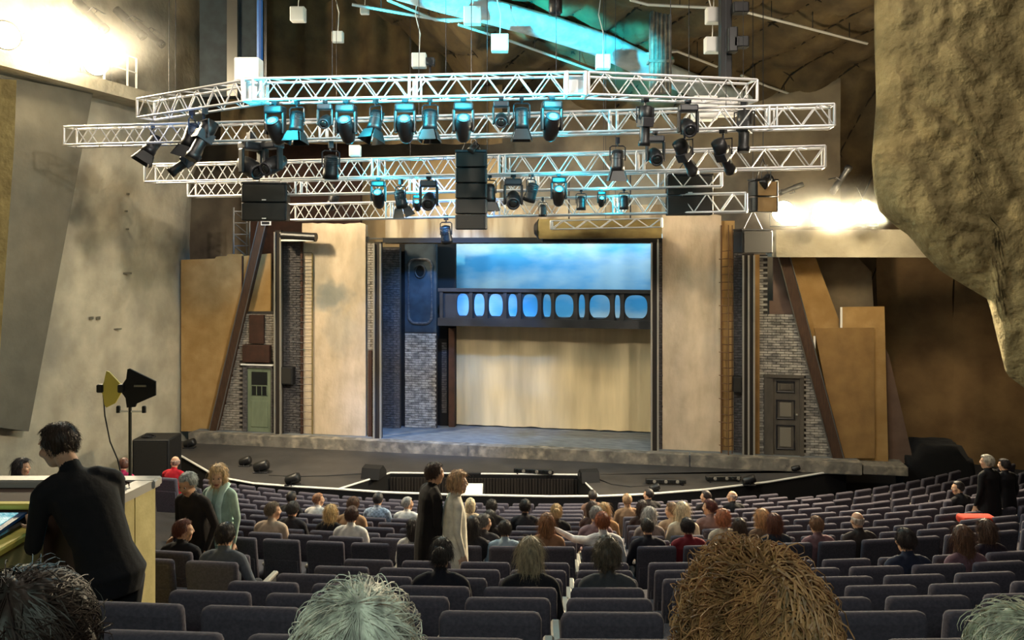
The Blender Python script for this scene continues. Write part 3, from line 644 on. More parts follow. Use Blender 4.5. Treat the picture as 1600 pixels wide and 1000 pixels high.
T5=truss('rearmost long lighting truss above the tops of the plaster panels',TZ(455,1.02,22.0),TZ(1166,1.07,18.2),h=.42,hang=(.3,.75))
T6=truss('faint short truss above the screen roller',TZ(862,.64,20.9),TZ(1034,.68,20.2),h=.22,bay=.3,hang=(.5,),r=.015)
def corner(px,Y,lab):
    p=TZ(px,3.03,Y); o=thing('truss_corner_block',lab,'truss corner',p)
    for i,(sx,sy) in enumerate(((-1,-1),(1,-1),(1,1),(-1,1))): stick('corner_post',UNITC,o,(sx*.17,sy*.2,-.22),(sx*.17,sy*.2,.22),.036)
    for z in (-.2,.2):
        for a,b in (((-.17,-.2),(.17,-.2)),((.17,-.2),(.17,.2)),((.17,.2),(-.17,.2)),((-.17,.2),(-.17,-.2))): stick('corner_rail',UNIT,o,(*a,z),(*b,z),.028)
    g=MB(); g.box((-.17,-.02,-.18),(.17,.02,.18)); part('corner_plate',g,'alu',o)
corner(399,15.36,'bright corner block joining front truss and its lamp-side wing'); corner(899,14.75,'corner block joining front truss and its rock-side wing')
# ---- screen roller over the opening
o=thing('screen_roller','long ochre-brown screen roller tube above the blue sky cloth','roller',W(842,358,21.6)); p0=Vector((0,0,0)); p1=W(1034,356,21.0)-o.location
g=MB(); g.tube(p0,p1,.27,n=20); part('tube',g,'orange_brown',o,True); g=MB(); g.tube(p0-(p1-p0).normalized()*.12,p0,.14,.28,n=20); part('end_cap',g,'fixture',o)
for k in range(2): g=MB(); e=p0.lerp(p1,.25+.5*k); g.tube(e+Vector((0,0,.25)),e+Vector((0,0,1.4)),.02,n=6); part('hanger',g,'dark_metal',o)
g=MB(); g.box((.1,.05,-.36),(p1.x,.12,-.27)); part('bottom_bar',g,'black',o)
# ---- fixtures
def mh_parts(lit):
    P=[]
    g=MB(); g.tube((0,0,.0),(0,0,-.08),.03,n=8); g.box((-.05,-.05,-.03),(.05,.05,.09)); P.append(('clamp',g.mesh('clamp','dark_metal')))
    g=MB(); g.rbox((-.17,-.12,-.19),(.17,.12,-.06),.03); P.append(('base',g.mesh('base','fixture_cap' if not lit else 'fixture')))
    for sx in (-1,1):
        g=MB(); g.rbox((sx*.165-.025,-.06,-.56),(sx*.165+.025,.06,-.17),.02); P.append(('yoke',g.mesh('yoke','fixture')))
    ax=Vector((0,-.62,.62 if lit else -.35)).normalized() if lit else Vector((0,-.75,-.35)).normalized()
    m=Matrix.Translation((0,0,-.47))@ax.to_track_quat('Z','Y').to_matrix().to_4x4()
    g=MB(); g.lathe([(-.30,.03),(-.29,.08),(-.24,.115),(-.1,.14),(.05,.145),(.15,.125),(.19,.11),(.19,.085)],18,m); P.append(('head',g.mesh('head','fixture',True)))
    g=MB(); g.lathe([(.186,.082),(.205,.07),(.215,.03)],16,m); P.append(('lens',g.mesh('lens','cyan_lens' if lit else 'dark_glass',True)))
    g=MB(); g.lathe([(.178,.125),(.2,.125),(.2,.088),(.178,.088)],18,m); P.append(('front_ring',g.mesh('front_ring','fixture_cap',True)))
    return P
def par_parts(hood=True):
    P=[]
    g=MB(); g.box((-.04,-.04,-.04),(.04,.04,.08)); g.tube((0,0,.0),(0,0,-.1),.018,n=6); P.append(('clamp',g.mesh('clamp','dark_metal')))
    g=MB()
    g.path([(-.15,0,-.38),(-.15,0,-.12),(-.11,0,-.09),(.11,0,-.09),(.15,0,-.12),(.15,0,-.38)],.014,5); P.append(('yoke',g.mesh('yoke','dark_metal')))
    m=Matrix.Translation((0,0,-.38))
    g=MB(); g.lathe([(-.22,.05),(-.20,.1),(-.12,.125),(.08,.13),(.10,.14),(.20,.14),(.20,.12)],18,m@Matrix.Rotation(PI,4,'X')); P.append(('body',g.mesh('body','fixture',True)))
    for k in range(3): pass
    g=MB(); 
    for k in range(5): g.lathe([(-.19+k*.035,.118+.004*k),(-.18+k*.035,.132)],18,m@Matrix.Rotation(PI,4,'X'))
    P.append(('cooling_fins',g.mesh('cooling_fins','fixture_cap')))
    g=MB(); g.lathe([(.19,.118),(.197,.06),(.2,.01)],16,m@Matrix.Rotation(PI,4,'X')); P.append(('lens',g.mesh('lens','dark_glass',True)))
    if hood:
        for a in range(4):
            r=Matrix.Rotation(a*PI/2,4,'Z'); g=MB(); w1,w2=.11,.17
            g.add([m@r@Vector(v) for v in ((-w1,-.13,-.20),(w1,-.13,-.20),(w2,-.19,-.40),(-w2,-.19,-.40),(-w1,-.138,-.20),(w1,-.138,-.20),(w2,-.198,-.40),(-w2,-.198,-.40))],[(0,1,2,3),(7,6,5,4),(0,4,5,1),(1,5,6,2),(2,6,7,3),(3,7,4,0)])
            P.append(('barn_door',g.mesh('barn_door','fixture')))
    return P
def prof_parts():
    P=[]
    g=MB(); g.box((-.05,-.05,-.04),(.05,.05,.08)); g.tube((0,0,0),(0,0,-.12),.02,n=6); P.append(('clamp',g.mesh('clamp','dark_metal')))
    g=MB(); g.path([(-.16,0,-.40),(-.16,0,-.13),(.16,0,-.13),(.16,0,-.40)],.015,5); P.append(('yoke',g.mesh('yoke','dark_metal')))
    m=Matrix.Translation((0,0,-.40))@Matrix.Rotation(PI,4,'X')
    g=MB(); g.lathe([(-.30,.07),(-.28,.12),(-.08,.125),(-.04,.09),(.28,.085),(.30,.10),(.38,.10),(.38,.08)],16,m); P.append(('body',g.mesh('body','fixture',True)))
    g=MB(); g.rbox((-.10,-.13,-.46),(.10,.13,-.30),.01,mtx=None); P.append(('gate_housing',g.mesh('gate_housing','fixture_cap')))
    g=MB(); g.lathe([(.37,.078),(.378,.04)],14,m); P.append(('lens',g.mesh('lens','dark_glass',True)))
    return P
KIT={'lit':mh_parts(True),'mh':mh_parts(False),'par':par_parts(),'prof':prof_parts(),'can':par_parts(False)}
LENS_AT=[]
def fixture(kind,pos,label,tilt=0.,pan=0.,sc=1.,group=None,down=None):
    nm={'lit':'moving_head_light','mh':'moving_head_light','par':'barn_door_spotlight','prof':'profile_spotlight','can':'spotlight'}[kind]
    o=thing(nm,label,'spotlight',pos,(0,0,pan),group); o.scale=(sc,)*3
    for n,me in KIT[kind]:
        c=put(n,me,o)
        if tilt and n not in('clamp','yoke'): c.matrix_local=Matrix.Translation((0,0,-.38))@Matrix.Rotation(tilt,4,'X')@Matrix.Translation((0,0,.38))
    if kind=='lit': LENS_AT.append(Vector(pos)+Vector((0,-.16,-.33))*sc)
    return o
def hung(kind,q,px,label,dz=0.,**k):
    p=on(q,px); p.z-=q.h/2+.03+dz; return fixture(kind,p,label,**k)
for i,x in enumerate((430,541,633,724,862)):
    hung('lit',T1b,x,f'moving head with glowing cyan lens, {ORD[i]} of five along the front truss',sc=1.08,pan=.08*(i-2))
for kind,q,x,lab,k in (
 ('par',T1b,464,'black barn-door spotlight between the first two cyan heads',dict(tilt=-.15,pan=-.25)),
 ('mh',T1b,508,'unlit moving head just before the second cyan head',dict(sc=.8)),
 ('par',T1b,587,'barn-door spotlight tilted aside between second and third cyan heads',dict(tilt=-.3,pan=-.6)),
 ('par',T1b,672,'black barn-door spotlight right after the third cyan head',dict(tilt=-.1,pan=-.15)),
 ('mh',T1b,783,'unlit moving head with pale front ring under the front truss',dict(sc=.85)),
 ('par',T1b,815,'black barn-door spotlight hanging straight beside the fifth cyan head',dict(tilt=0)),
 ('prof',T1a,318,'large dark profile spotlight under the angled truss wing',dict(tilt=.5,pan=2.4,sc=1.35)),
 ('par',T1a,300,'dark barn-door spotlight, first under the angled truss wing',dict(tilt=.3,pan=1.6,sc=1.2)),
 ('prof',T1c,1008,'black profile spotlight under the front truss wing, rock side',dict(tilt=.1,pan=.3,sc=1.1)),
 ('mh',T1c,1075,'unlit moving head with bright front ring under rock-side wing',dict(sc=1.05)),
 ('prof',T1c,1163,'big black profile spotlight hanging at the end of rock-side wing',dict(tilt=.12,pan=2.6,sc=1.2)),
 ('par',T2,238,'barn-door spotlight tilted at the lamp-side end of the second truss',dict(tilt=.55,pan=2.2,sc=1.1,dz=-.42)),
 ('prof',T2,292,'profile spotlight aimed steeply aside below second truss',dict(tilt=.9,pan=1.9,sc=1.1,dz=-.05)),
 ('mh',T2,392,'large dark moving head, nearer the wall of a pair under second truss',dict(sc=1.35,dz=-.1,pan=.9)),
 ('mh',T2,426,'large dark moving head, farther from the wall of a pair under second truss',dict(sc=1.25,dz=-.1,pan=-.5)),
 ('can',T2,517,'spotlight with blue gel frame hanging over the third truss',dict(tilt=.2,pan=.4,sc=1.2,dz=.1)),
 ('mh',T2,1024,'dark moving head below the second truss, rock side',dict(sc=1.0,dz=0)),
 ('prof',T2,1070,'profile spotlight tilted towards the stage with bluish hood',dict(tilt=-.7,pan=2.3,sc=1.15)),
 ('prof',T2,1130,'profile spotlight tilted sideways, last under the second truss',dict(tilt=-.8,pan=2.4,sc=1.15)),
 ('par',T2,965,'barn-door spotlight on a thin drop pole under the second truss',dict(dz=.15,tilt=.1)),
 ('lit',T3,591,'moving head with cyan lens under the third truss, booth side of speakers',dict(sc=.95)),
 ('lit',T3,873,'moving head with cyan lens under the third truss, beyond the speakers',dict(sc=.95)),
 ('par',T3,626,'dark barn-door spotlight right beside the cyan head of third truss',dict(tilt=.3,pan=-.6,dz=.1)),
 ('mh',T3,670,'dark moving head under the third truss before the speaker column',dict(sc=1.15)),
 ('par',T3,765,'dark spotlight peeking out behind the centre speaker column',dict(pan=.3)),
 ('mh',T3,802,'dark moving head hanging just past the centre speaker column',dict(sc=1.15)),
 ('can',T3,830,'small dark spotlight tilted towards the centre, under third truss',dict(tilt=.4,pan=.8)),
 ('can',T5,520,'small dark spotlight over the rear truss, booth side',dict(dz=-.9,tilt=.6,pan=1.)),
 ('lit',T4,652,'small moving head with cyan lens over the rear truss',dict(sc=.6,dz=.0)),
 ('can',T4,738,'small dark spotlight half hidden behind the speaker column',dict(sc=.8)),
 ('can',T4,848,'small dark spotlight under the fourth truss, beyond third-truss head',dict(sc=.7,dz=.2)),
 ('can',T4,908,'small dark spotlight under the fourth truss, first past the cyan head',dict(sc=.8)),
 ('lit',T4,940,'tiny moving head with teal lens above the rear truss',dict(sc=.55)),
 ('can',T4,975,'small dark spotlight under the fourth truss near wide speaker cabinet',dict(sc=.8)),
 ('can',T5,697,'dark spotlight hanging below the rear truss beside the speaker column',dict(sc=1.1,tilt=.3,pan=-.4)),
): hung(kind,q,x,lab,**k)
# wall-mounted long spots by the lamp ledges
def wallspot(px,py,Y,label,roll,sc=1.):
    o=thing('wall_spotlight',label,'spotlight',W(px,py,Y),(0,roll,0)); o.scale=(sc,)*3
    g=MB(); g.lathe([(-.5,.06),(-.48,.11),(-.1,.12),(-.06,.1),(.42,.095),(.44,.12),(.6,.12)],14,Matrix.Rotation(PI/2,4,'Y')); part('body',g,'fixture',o,True)
    g=MB(); g.path([(0,-.13,0),(0,-.13,.2),(0,.13,.2),(0,.13,0)],.016,5); g.tube((0,0,.2),(0,.5,.2),.02,n=6); part('bracket',g,'dark_metal',o)
    g=MB(); g.lathe([(.595,.11),(.61,.05)],14,Matrix.Rotation(PI/2,4,'Y')); part('lens',g,'dark_glass',o)
wallspot(140,22,Yw(140,.7),'long spotlight slanting on the bright wall, highest of three',PI/4,1.)
wallspot(201,34,Yw(201,.7),'long spotlight slanting on the bright wall, middle of three',PI/4,1.)
wallspot(232,52,Yw(232,.7),'long spotlight slanting on the bright wall, lowest of three',PI/4.5,.9)
wallspot(1238,294,20.6,'spotlight pointing sideways from the pale wall above the lamp ledge',PI-.35,.6); wallspot(1312,283,20.2,'spotlight tilted steeply above the outer lamps on the ledge',-PI/3.2,.75)
# flood lamps on both ledges (these light the hall)
def flood(p,label,aim,sc=1.):
    o=thing('flood_lamp',label,'lamp',p); d=(Vector(aim)-Vector(p)); o.rotation_euler=(0,0,math.atan2(d.y,d.x)+PI/2); o.scale=(sc,)*3
    m=Matrix.Rotation(PI/2,4,'X'); g=MB(); g.lathe([(-.26,.10),(-.24,.18),(-.08,.30),(.03,.34),(.05,.34),(.05,.31),(-.02,.30)],22,m); part('housing',g,'fixture',o,True)
    g=MB(); g.lathe([(.0,.305),(.05,.27),(.085,.18),(.10,.05)],22,m); part('lamp_glass',g,'lamp_glass',o,True)
    g=MB(); g.path([(-.36,0,0),(-.36,.02,-.40),(.36,.02,-.40),(.36,0,0)],.018,5); g.box((-.06,-.04,-.44),(.06,.08,-.39)); part('bracket',g,'dark_metal',o)
    return o
FL=[]
for i,x in enumerate((8,55,103,150)):
    p=Wl(x,80,.55); p.z=ZC+4.42+.44; flood(p,['blazing flood lamp nearest the frame edge on the wall ledge','blazing flood lamp, second on the wall ledge','blazing flood lamp, third on the wall ledge','blazing flood lamp beside the white rail on the wall ledge'][i],(2,6,1)); FL.append(p)
FRT=[]
for i,x in enumerate((1224,1287,1350)):
    p=W(x,340,20.35-.1*i); p.z=ZC+(HY-359)/F*(23-SS(x,-.2)*ST)+.42; flood(p,['blazing flood lamp on the rock-side ledge, next to the beam head','blazing flood lamp on the rock-side ledge, middle of three','blazing flood lamp on the rock-side ledge, next to the rock'][i],(-1,2,2),.9); FRT.append(p)
o=thing('ledge_rail','white guard rail at the end of the lamp ledge on the bright wall','rail',Wl(180,140,.6)); b=o.location
for x in (163,199,213): g=MB(b); p=Wl(x,100,.75); p.z=ZC+4.42; g.tube(p,p+Vector((0,0,.85)),.03,n=6); part('post',g,'white_paint',o)
for z in (.45,.85):
    g=MB(b); a=Wl(163,100,.75); e=Wl(213,100,.75); a.z=e.z=ZC+4.42+z; g.tube(a,e,.022,n=6); part('rail',g,'white_paint',o)
# ---- loudspeaker columns
def column(label,px0,px1,py0,py1,Y,n,pan=0.,badge=False,mt='grille',rig=True):
    p=W((px0+px1)/2,py0,Y); w_=(px1-px0)/F*Y; h_=(py1-py0)/F*Y; o=thing('speaker_column',label,'speaker',p,(0,0,pan)); dp=w_*.55
    for i in range(n):
        z1=-i*h_/n-.008; z0=-(i+1)*h_/n+.008; g=MB(); g.rbox((-w_/2,0,z0),(w_/2,dp,z1),.02,1); cb=part('cabinet',g,'black',o)
        g=MB(); g.box((-w_/2+.06,-.012,z0+.015),(w_/2-.06,.004,z1-.015)); part('grille',g,mt,cb)
        if badge: g=MB(); g.box((-.05,-.018,z0+.04),(.05,-.011,z0+.065)); part('badge',g,'white_paint',cb)
    g=MB(); g.box((-w_/2,0,.0),(w_/2,dp,.04)); 
    if rig:
        for sx in (-1,1): g.tube((sx*w_*.3,dp/2,.04),(0,dp/2,.5),.012,n=5)
        g.tube((0,dp/2,.5),(0,dp/2,netz(p.x,Y)-p.z-.03),.01,n=5)
    part('rigging_frame',g,'dark_metal',o); return o
column('tall black speaker column hanging over the middle of the stage',711,760,237,359,16.9,5,-.03)
column('pair of dark hanging speaker cabinets above the green door',378,447,287,345,20.0,2,.12,True)
column('wide black hanging speaker cabinets over the ladder panel',1043,1114,274,336,18.4,2,-.12,True)
column('narrow speaker column hanging in front of the rock-side lamps',1178,1219,282,332,17.9,2,.25,False,'board')
column('black speaker cabinet hanging over the broad chrome post',1157,1210,360,396,19.2,1,.2,False)
fixture('can',W(1197,262,17.9),'small clamp spotlight perched above the narrow speaker column',tilt=.9,pan=2.2,sc=.8)
fixture('can',W(740,214,16.9),'small spotlight clamped on top of the tall speaker column',tilt=.8,pan=2.2,sc=.6)
# ---- things up under the roof
def tray(pxs,label,r=.05):
    pts=[W(x,y,ceilY(y,.55)) for x,y in pxs]; o=thing('cable_tray',label,'cable tray',pts[0]); g=MB(pts[0]); g.path(pts,r,4,flat=.8); part('tray',g,'white_box',o)
    for a,b in zip(pts,pts[1:]):
        n=max(1,int((b-a).length/1.2))
        for i in range(n): p=a.lerp(b,(i+.5)/n); g=MB(pts[0]); g.tube(p,p+Vector((0,0,.5)),.012,n=5); part('hanger',g,'dark_metal',o)
tray([(550,7),(640,23),(700,33),(740,30)],'grey cable tray near the top, running into the cyan glow')
tray([(606,0),(680,31),(745,31),(800,28),(862,50),(938,66),(1010,84),(1058,80),(1120,104)],'long white cable tray crossing the cyan-lit duct')
tray([(716,38),(800,65),(870,90),(940,115)],'thin white cable tray sloping down to the front truss')
tray([(985,0),(1012,7),(1112,12),(1170,20),(1240,38),(1355,68)],'white cable tray high over the rock side')
tray([(1158,118),(1200,135),(1250,152),(1328,157)],'curved white cable tray ending by the rock wall')
def jbox(px,py,Y,s,label,cable=True):
    o=thing('junction_box',label,'junction box',W(px,py,Y)); g=MB(); g.rbox((-s/2,-s*.35,-s/2),(s/2,s*.35,s/2),.02); part('box',g,'white_box',o); g=MB(); g.box((-s*.42,-s*.38,-s*.42),(s*.42,-s*.34,s*.42)); part('lid',g,'white_box',o)
    if cable: g=MB(); g.path([(0,0,s/2),(.02,.03,s/2+.5),(-.1,.05,s/2+1.),(0,.1,netz(W(px,py,Y).x,Y)-W(px,py,Y).z-.03)],.014,5); part('cable',g,'white_box',o)
jbox(466,23,20,.36,'white junction box hanging by the dark drape, highest on booth side'); jbox(528,58,20.5,.28,'small grey junction box hanging on a thin cord'); jbox(655,95,20,.36,'cream junction box with a camera beside it over the front truss')
jbox(738,25,19.5,.42,'white junction box in the middle of the cyan glow'); jbox(781,68,19.5,.42,'cyan-lit junction box hanging under the glow'); jbox(389,111,15.9,.48,'large white hoist box on the front truss corner',False)
jbox(1115,25,17.5,.34,'white box at the top of the black mast'); jbox(1113,71,17.5,.34,'white box halfway up the black mast'); jbox(942,97,19.5,.35,'cyan-lit box just above the front truss wing'); jbox(555,236,18.6,.26,'white box with cables above the cyan head of third truss',False)
jbox(570,16,20.5,.22,'little grey box near the grey cable tray'); jbox(1100,170,17,.5,'pale box behind the moving head of the rock-side wing',False); jbox(1136,168,17.3,.4,'pale box right of the mast behind second truss',False)
o=thing('ceiling_camera','dark camera on a bracket beside the cream junction box','camera',W(672,97,20)); g=MB(); g.rbox((-.12,-.12,-.1),(.12,.12,.1),.03); part('body',g,'fixture_cap',o); g=MB(); g.lathe([(0,.06),(.12,.07),(.12,.05)],12,Matrix.Translation((0,-.1,0))@Matrix.Rotation(PI/2,4,'X')); part('lens',g,'dark_glass',o); g=MB(); g.tube((0,0,-.1),(0,0,-.5),.03,n=6); part('bracket',g,'dark_metal',o)
o=thing('black_mast','black mast hanging from the roof with floodlights, rock side','mast',W(1133,125,17.2)); b=o.location; zt=netz(b.x,17.2)-b.z-.12; g=MB(); g.rbox((-.12,-.12,0),(.12,.12,zt),.02); part('mast',g,'black',o)
for py,sx,sz in ((14,1,.16),(67,1,.16),(60,-.1,.36)):
    z=(125-py)/F*17.2; g=MB(); g.rbox((.1*sx,-.3,z-sz),(.1*sx+.34 if sx>0 else .2,-.05,z+sz*.5),.03); part('floodlight',g,'fixture',o)
o=thing('hanging_microphone','small dark microphone pod hanging in the cyan glow','microphone',W(868,10,19)); g=MB(); g.lathe([(-.2,.12),(-.15,.16),(.2,.16),(.3,.05)],12); part('pod',g,'fixture',o,True); g=MB(); g.tube((0,0,.3),(0,0,netz(o.location.x,19)-o.location.z-.03),.01,n=5); part('cord',g,'black',o)
o=thing('roof_duct','long pale fabric duct under the roof, lit bright cyan','duct',W(850,45,ceilY(45,.7))); b=o.location
pts=[W(x,y,ceilY(y,.55)) for x,y in ((430,-75),(560,-40),(700,2),(780,22),(860,44),(940,70),(1020,108),(1100,140),(1180,162))]; fine=[]
for a,c in zip(pts,pts[1:]):
    for i in range(6): fine.append(a.lerp(c,i/6))
fine.append(pts[-1]); g=MB(b); g.path(fine,.52,20,flat=.55); part('fabric',g,'duct',o,True)
for i in range(4,len(fine)-2,6): g=MB(b); g.tube(fine[i]+Vector((0,0,.25)),fine[i]+Vector((0,0,.9)),.015,n=5); part('hanger',g,'dark_metal',o)
o=thing('roof_column','grey corrugated roof post above the front truss wing','column',W(1033,95,21.2)); 
g=MB(); g.box((-.28,0,-.85),(.28,.25,1.6)); 
for k in range(5): g.tube((-.22+k*.11,0,-.85),(-.22+k*.11,0,1.6),.04,n=6)
part('post',g,'concrete',o); g=MB(); g.box((-.34,-.06,-.05),(.34,.3,.02)); part('collar',g,'concrete',o)
o=thing('dark_drape','dark olive drape hanging under the roof on the booth side','drape',W(560,70,25)); b=o.location
g=MB(b); g.grid(lambda u,v:W(345+440*u,225-300*v,25.4)+Vector((0,.15*math.sin(u*55)+.1*nz(u*12,v*2,0),0)),120,6); part('cloth',g,'net',o,True)
o=thing('teal_column','dark teal steel post high up beside the bright wall','column',W(365,40,23)); b=o.location
g=MB(b); a=W(352,135,23.2); g.box((a.x-.75,23.2,a.z-.3),(a.x+.95,23.6,a.z+3.2)); part('column',g,'blue_panel',o); g=MB(b); g.box((a.x+.1,23.05,a.z-.3),(a.x+.4,23.2,a.z+3.2)); part('flange',g,'steel',o)
o=thing('blue_pole','thin blue vertical pole near the white hoist box','pole',W(406,60,19)); g=MB(); g.tube((0,0,-1.2),(0,0,1.8),.07,n=8); part('pole',g,'blue_gel',o)
# ---- theatre haze added only round the burning floods, for their glow
def haze(name,c,r,dens,label):
    bm=bmesh.new(); bmesh.ops.create_icosphere(bm,subdivisions=3,radius=1); me=bpy.data.meshes.new(name); bm.to_mesh(me); bm.free()
    m=bpy.data.materials.new(name); m.use_nodes=True; nt=m.node_tree; N=nt.nodes; L=nt.links; N.remove(N['Principled BSDF'])
    v=N.new('ShaderNodeVolumeScatter'); v.inputs['Color'].default_value=(1,.97,.9,1); v.inputs['Anisotropy'].default_value=.35; L.new(v.outputs[0],N['Material Output'].inputs['Volume'])
    tc=N.new('ShaderNodeTexCoord'); ln=N.new('ShaderNodeVectorMath'); ln.operation='LENGTH'; L.new(tc.outputs['Object'],ln.inputs[0])
    mr=N.new('ShaderNodeMapRange'); mr.inputs['From Min'].default_value=1.; mr.inputs['From Max'].default_value=0.; mr.inputs['To Min'].default_value=0.; mr.inputs['To Max'].default_value=1; L.new(ln.outputs['Value'],mr.inputs['Value'])
    pw=N.new('ShaderNodeMath'); pw.operation='POWER'; pw.inputs[1].default_value=2.; L.new(mr.outputs[0],pw.inputs[0]); ml=N.new('ShaderNodeMath'); ml.operation='MULTIPLY'; ml.inputs[1].default_value=dens; L.new(pw.outputs[0],ml.inputs[0]); L.new(ml.outputs[0],v.inputs['Density'])
    me.materials.append(m); o=put(name,me,None,c); o.scale=r; o['kind']='stuff'; tag(o,label,'haze'); return o
haze('flood_glow_haze',FL[1]+Vector((.9,-.6,.1)),(3.1,2.1,1.15),.17,'glow haze added around the flood lamps on the lamp-side wall ledge')
haze('flood_glow_haze',FRT[1]+Vector((0,-.5,.1)),(2.7,1.3,.9),.24,'glow haze added around the flood lamps on the rock-side ledge')

# ================================================================ SEATS
def seat_meshes():
    R=Matrix.Translation((0,-.27,.30))@Matrix.Rotation(math.radians(8),4,'X')
    def sm(me):
        me.polygons.foreach_set('use_smooth',[len(p.vertices)<5 and p.area<.02 for p in me.polygons]); return me
    g=MB(); g.rbox((-.235,-.04,0),(.235,.045,.66),.034,2,R)
    g2=MB(); g2.rbox((-.215,-.05,.0),(.215,-.03,.42),.01,1,R)
    g3=MB(); g3.rbox((-.225,-.22,.36),(.225,.24,.47),.04,2)
    g4=MB(); g4.rbox((.245,-.24,.57),(.305,.16,.61),.012,1); 
    g5=MB(); g5.rbox((.255,-.22,0),(.295,.13,.58),.01,1)
    return [('backrest',sm(g.mesh('backrest','seat_fabric'))),('back_panel',sm(g2.mesh('back_panel','seat_fabric'))),('seat_cushion',sm(g3.mesh('seat_cushion','seat_pad'))),('armrest',g4.mesh('armrest','arm_top')),('side_panel',g5.mesh('side_panel','seat_metal'))]
SEATM=seat_meshes(); PITCH=.555
SEATS=[]           # dict(row,pos,phi,label,px,Y)
def jointX(d): return .918+.105*(d-5.1)
def lim(r):
    d=r['d']
    if d<1.5: return -1.7,1.7
    if d<3: return -1.6,1.75
    if d<4: return -2.1,2.75
    if d<5: return -1.95,3.3
    if d<5.5: return -1.85,3.8
    if d<6.3: return -1.7,4.3
    if d<7.2: return -1.6,5.0
    if d<8: return -1.5,5.6
    return -.345*d-.9-(.6 if d>15 else 0), 99
rowno={}
for i,r in enumerate(ROWS):
    r['name']=(ORD[i]+' row of near block') if i<9 else (ORD[i-9]+' row of far block'); r['seats']=[]
    if i==1: continue
    for side,sg in (('booth',-1),('rock',1)):
        n=0
        while True:
            jx=jointX(r['d']); ph0=math.asin((jx-CX)/r['R']); ph=ph0+sg*(.34+PITCH*n if sg>0 else .31+PITCH*n)/r['R']
            p=arc(r['R'],ph,r['z']); n+=1
            xl,xr=lim(r); px=HX+F*p.x/p.y
            if p.x<xl or p.x>xr or math.degrees(ph)>(15.8 if r['R']<22.9 else 40) or px>1640: break
            s=dict(r=r,p=p,ph=ph,px=px,label=f"grey theatre seat, {ORD[n-1]} from centre gap, {'lamp-wall' if sg<0 else 'rock'} side, {r['name']}",Y=p.y,grp='theatre seats')
            r['seats'].append(s); SEATS.append(s)
# short block of seats beside the booth
for ri,xs in ((7,(-2.58,-3.16)),(8,(-2.75,-3.33))):
    r=ROWS[ri]
    for n,x in enumerate(xs):
        ph=math.asin((x-CX)/r['R']); p=arc(r['R'],ph,r['z'])
        s=dict(r=r,p=p,ph=ph,px=HX+F*p.x/p.y,label=f"grey theatre seat by the booth, {ORD[n]} from its aisle, {'nearer' if ri==7 else 'farther'} of two short rows",Y=p.y,grp='theatre seats'); r['seats'].append(s); SEATS.append(s)
for i,r in enumerate(WING):
    r['name']=ORD[i]+' row of the side wing'; r['seats']=[]
    for n in range(12):
        ph=math.radians(r['a0'])+n*PITCH/r['R']; p=arc(r['R'],ph,r['z']); px=HX+F*p.x/p.y
        if px>1635 or (i==0 and n>9): break
        s=dict(r=r,p=p,ph=ph,px=px,label=f"brown-grey theatre seat, {ORD[n]} from the stage end, {r['name']}",Y=p.y,grp='side wing seats'); r['seats'].append(s); SEATS.append(s)
SEATS.sort(key=lambda s:s['Y']+(0 if s['grp']=='theatre seats' else -6))
print('SEATS',len(SEATS))
def seat_obj(s):
    fw=Vector((-math.sin(s['ph']),math.cos(s['ph']),0)); loc=s['p']+fw*.345
    o=thing('theatre_seat',s['label'],'seat',loc,(0,0,s['ph']),s['grp'])
    for n,me in SEATM: put(n,me,o)
    return o
for s in SEATS[:298]: seat_obj(s)
if len(SEATS)>298:
    g=MB()
    for s in SEATS[298:]:
        fw=Vector((-math.sin(s['ph']),math.cos(s['ph']),0)); T=Matrix.Translation(s['p']+fw*.345)@Matrix.Rotation(s['ph'],4,'Z')
        for k,(n,me) in enumerate(SEATM): g.add([T@v.co for v in me.vertices],[tuple(p.vertices) for p in me.polygons],(0,0,1,2,3)[k])
    o=part('theatre_seat_rows',g,['seat_fabric','seat_pad','arm_top','seat_metal'],None,kind='stuff'); o['label']='remaining far rows of grey theatre seats in front of the stage'; o['category']='seats'
# grey stepped divider down the centre gap
dv=thing('centre_gap_steps','pale grey stepped strip running down the gap between seat blocks','steps',(jointX(3),3.,ROWS[3]['z']))
for i,r in enumerate(ROWS[2:]):
    if i==0: continue
    jx=jointX(r['d']+.4); y=r['d']+.4; z=r['z']; g=MB(dv.location); g.rbox((jx-.05,y-.38,z),(jx+.05,y+.38,z+.30),.01,1); part('step',g,'step_grey',dv)
o=thing('aisle_end_panel','cream-capped aisle end panel with a tiny step light','end panel',W(322,985,6.0)); z0=ROWS[6]['z']; o.location.z=z0
g=MB(); g.rbox((-.03,-.35,0),(.03,.35,.62),.01,1); part('panel',g,'seat_metal',o); g=MB(); g.rbox((-.05,-.38,.62),(.05,.36,.68),.012,1); part('cap',g,'pale_arm',o); g=MB(); g.lathe([(0,.022),(.012,.02)],10,Matrix.Translation((.032,-.3,.5))@Matrix.Rotation(PI/2,4,'Y')); g.lathe([(0,.022),(.012,.02)],10,Matrix.Translation((0,-.352,.52))@Matrix.Rotation(PI/2,4,'X')); part('step_light',g,'step_led',o)
o.rotation_euler=(0,0,-.35)
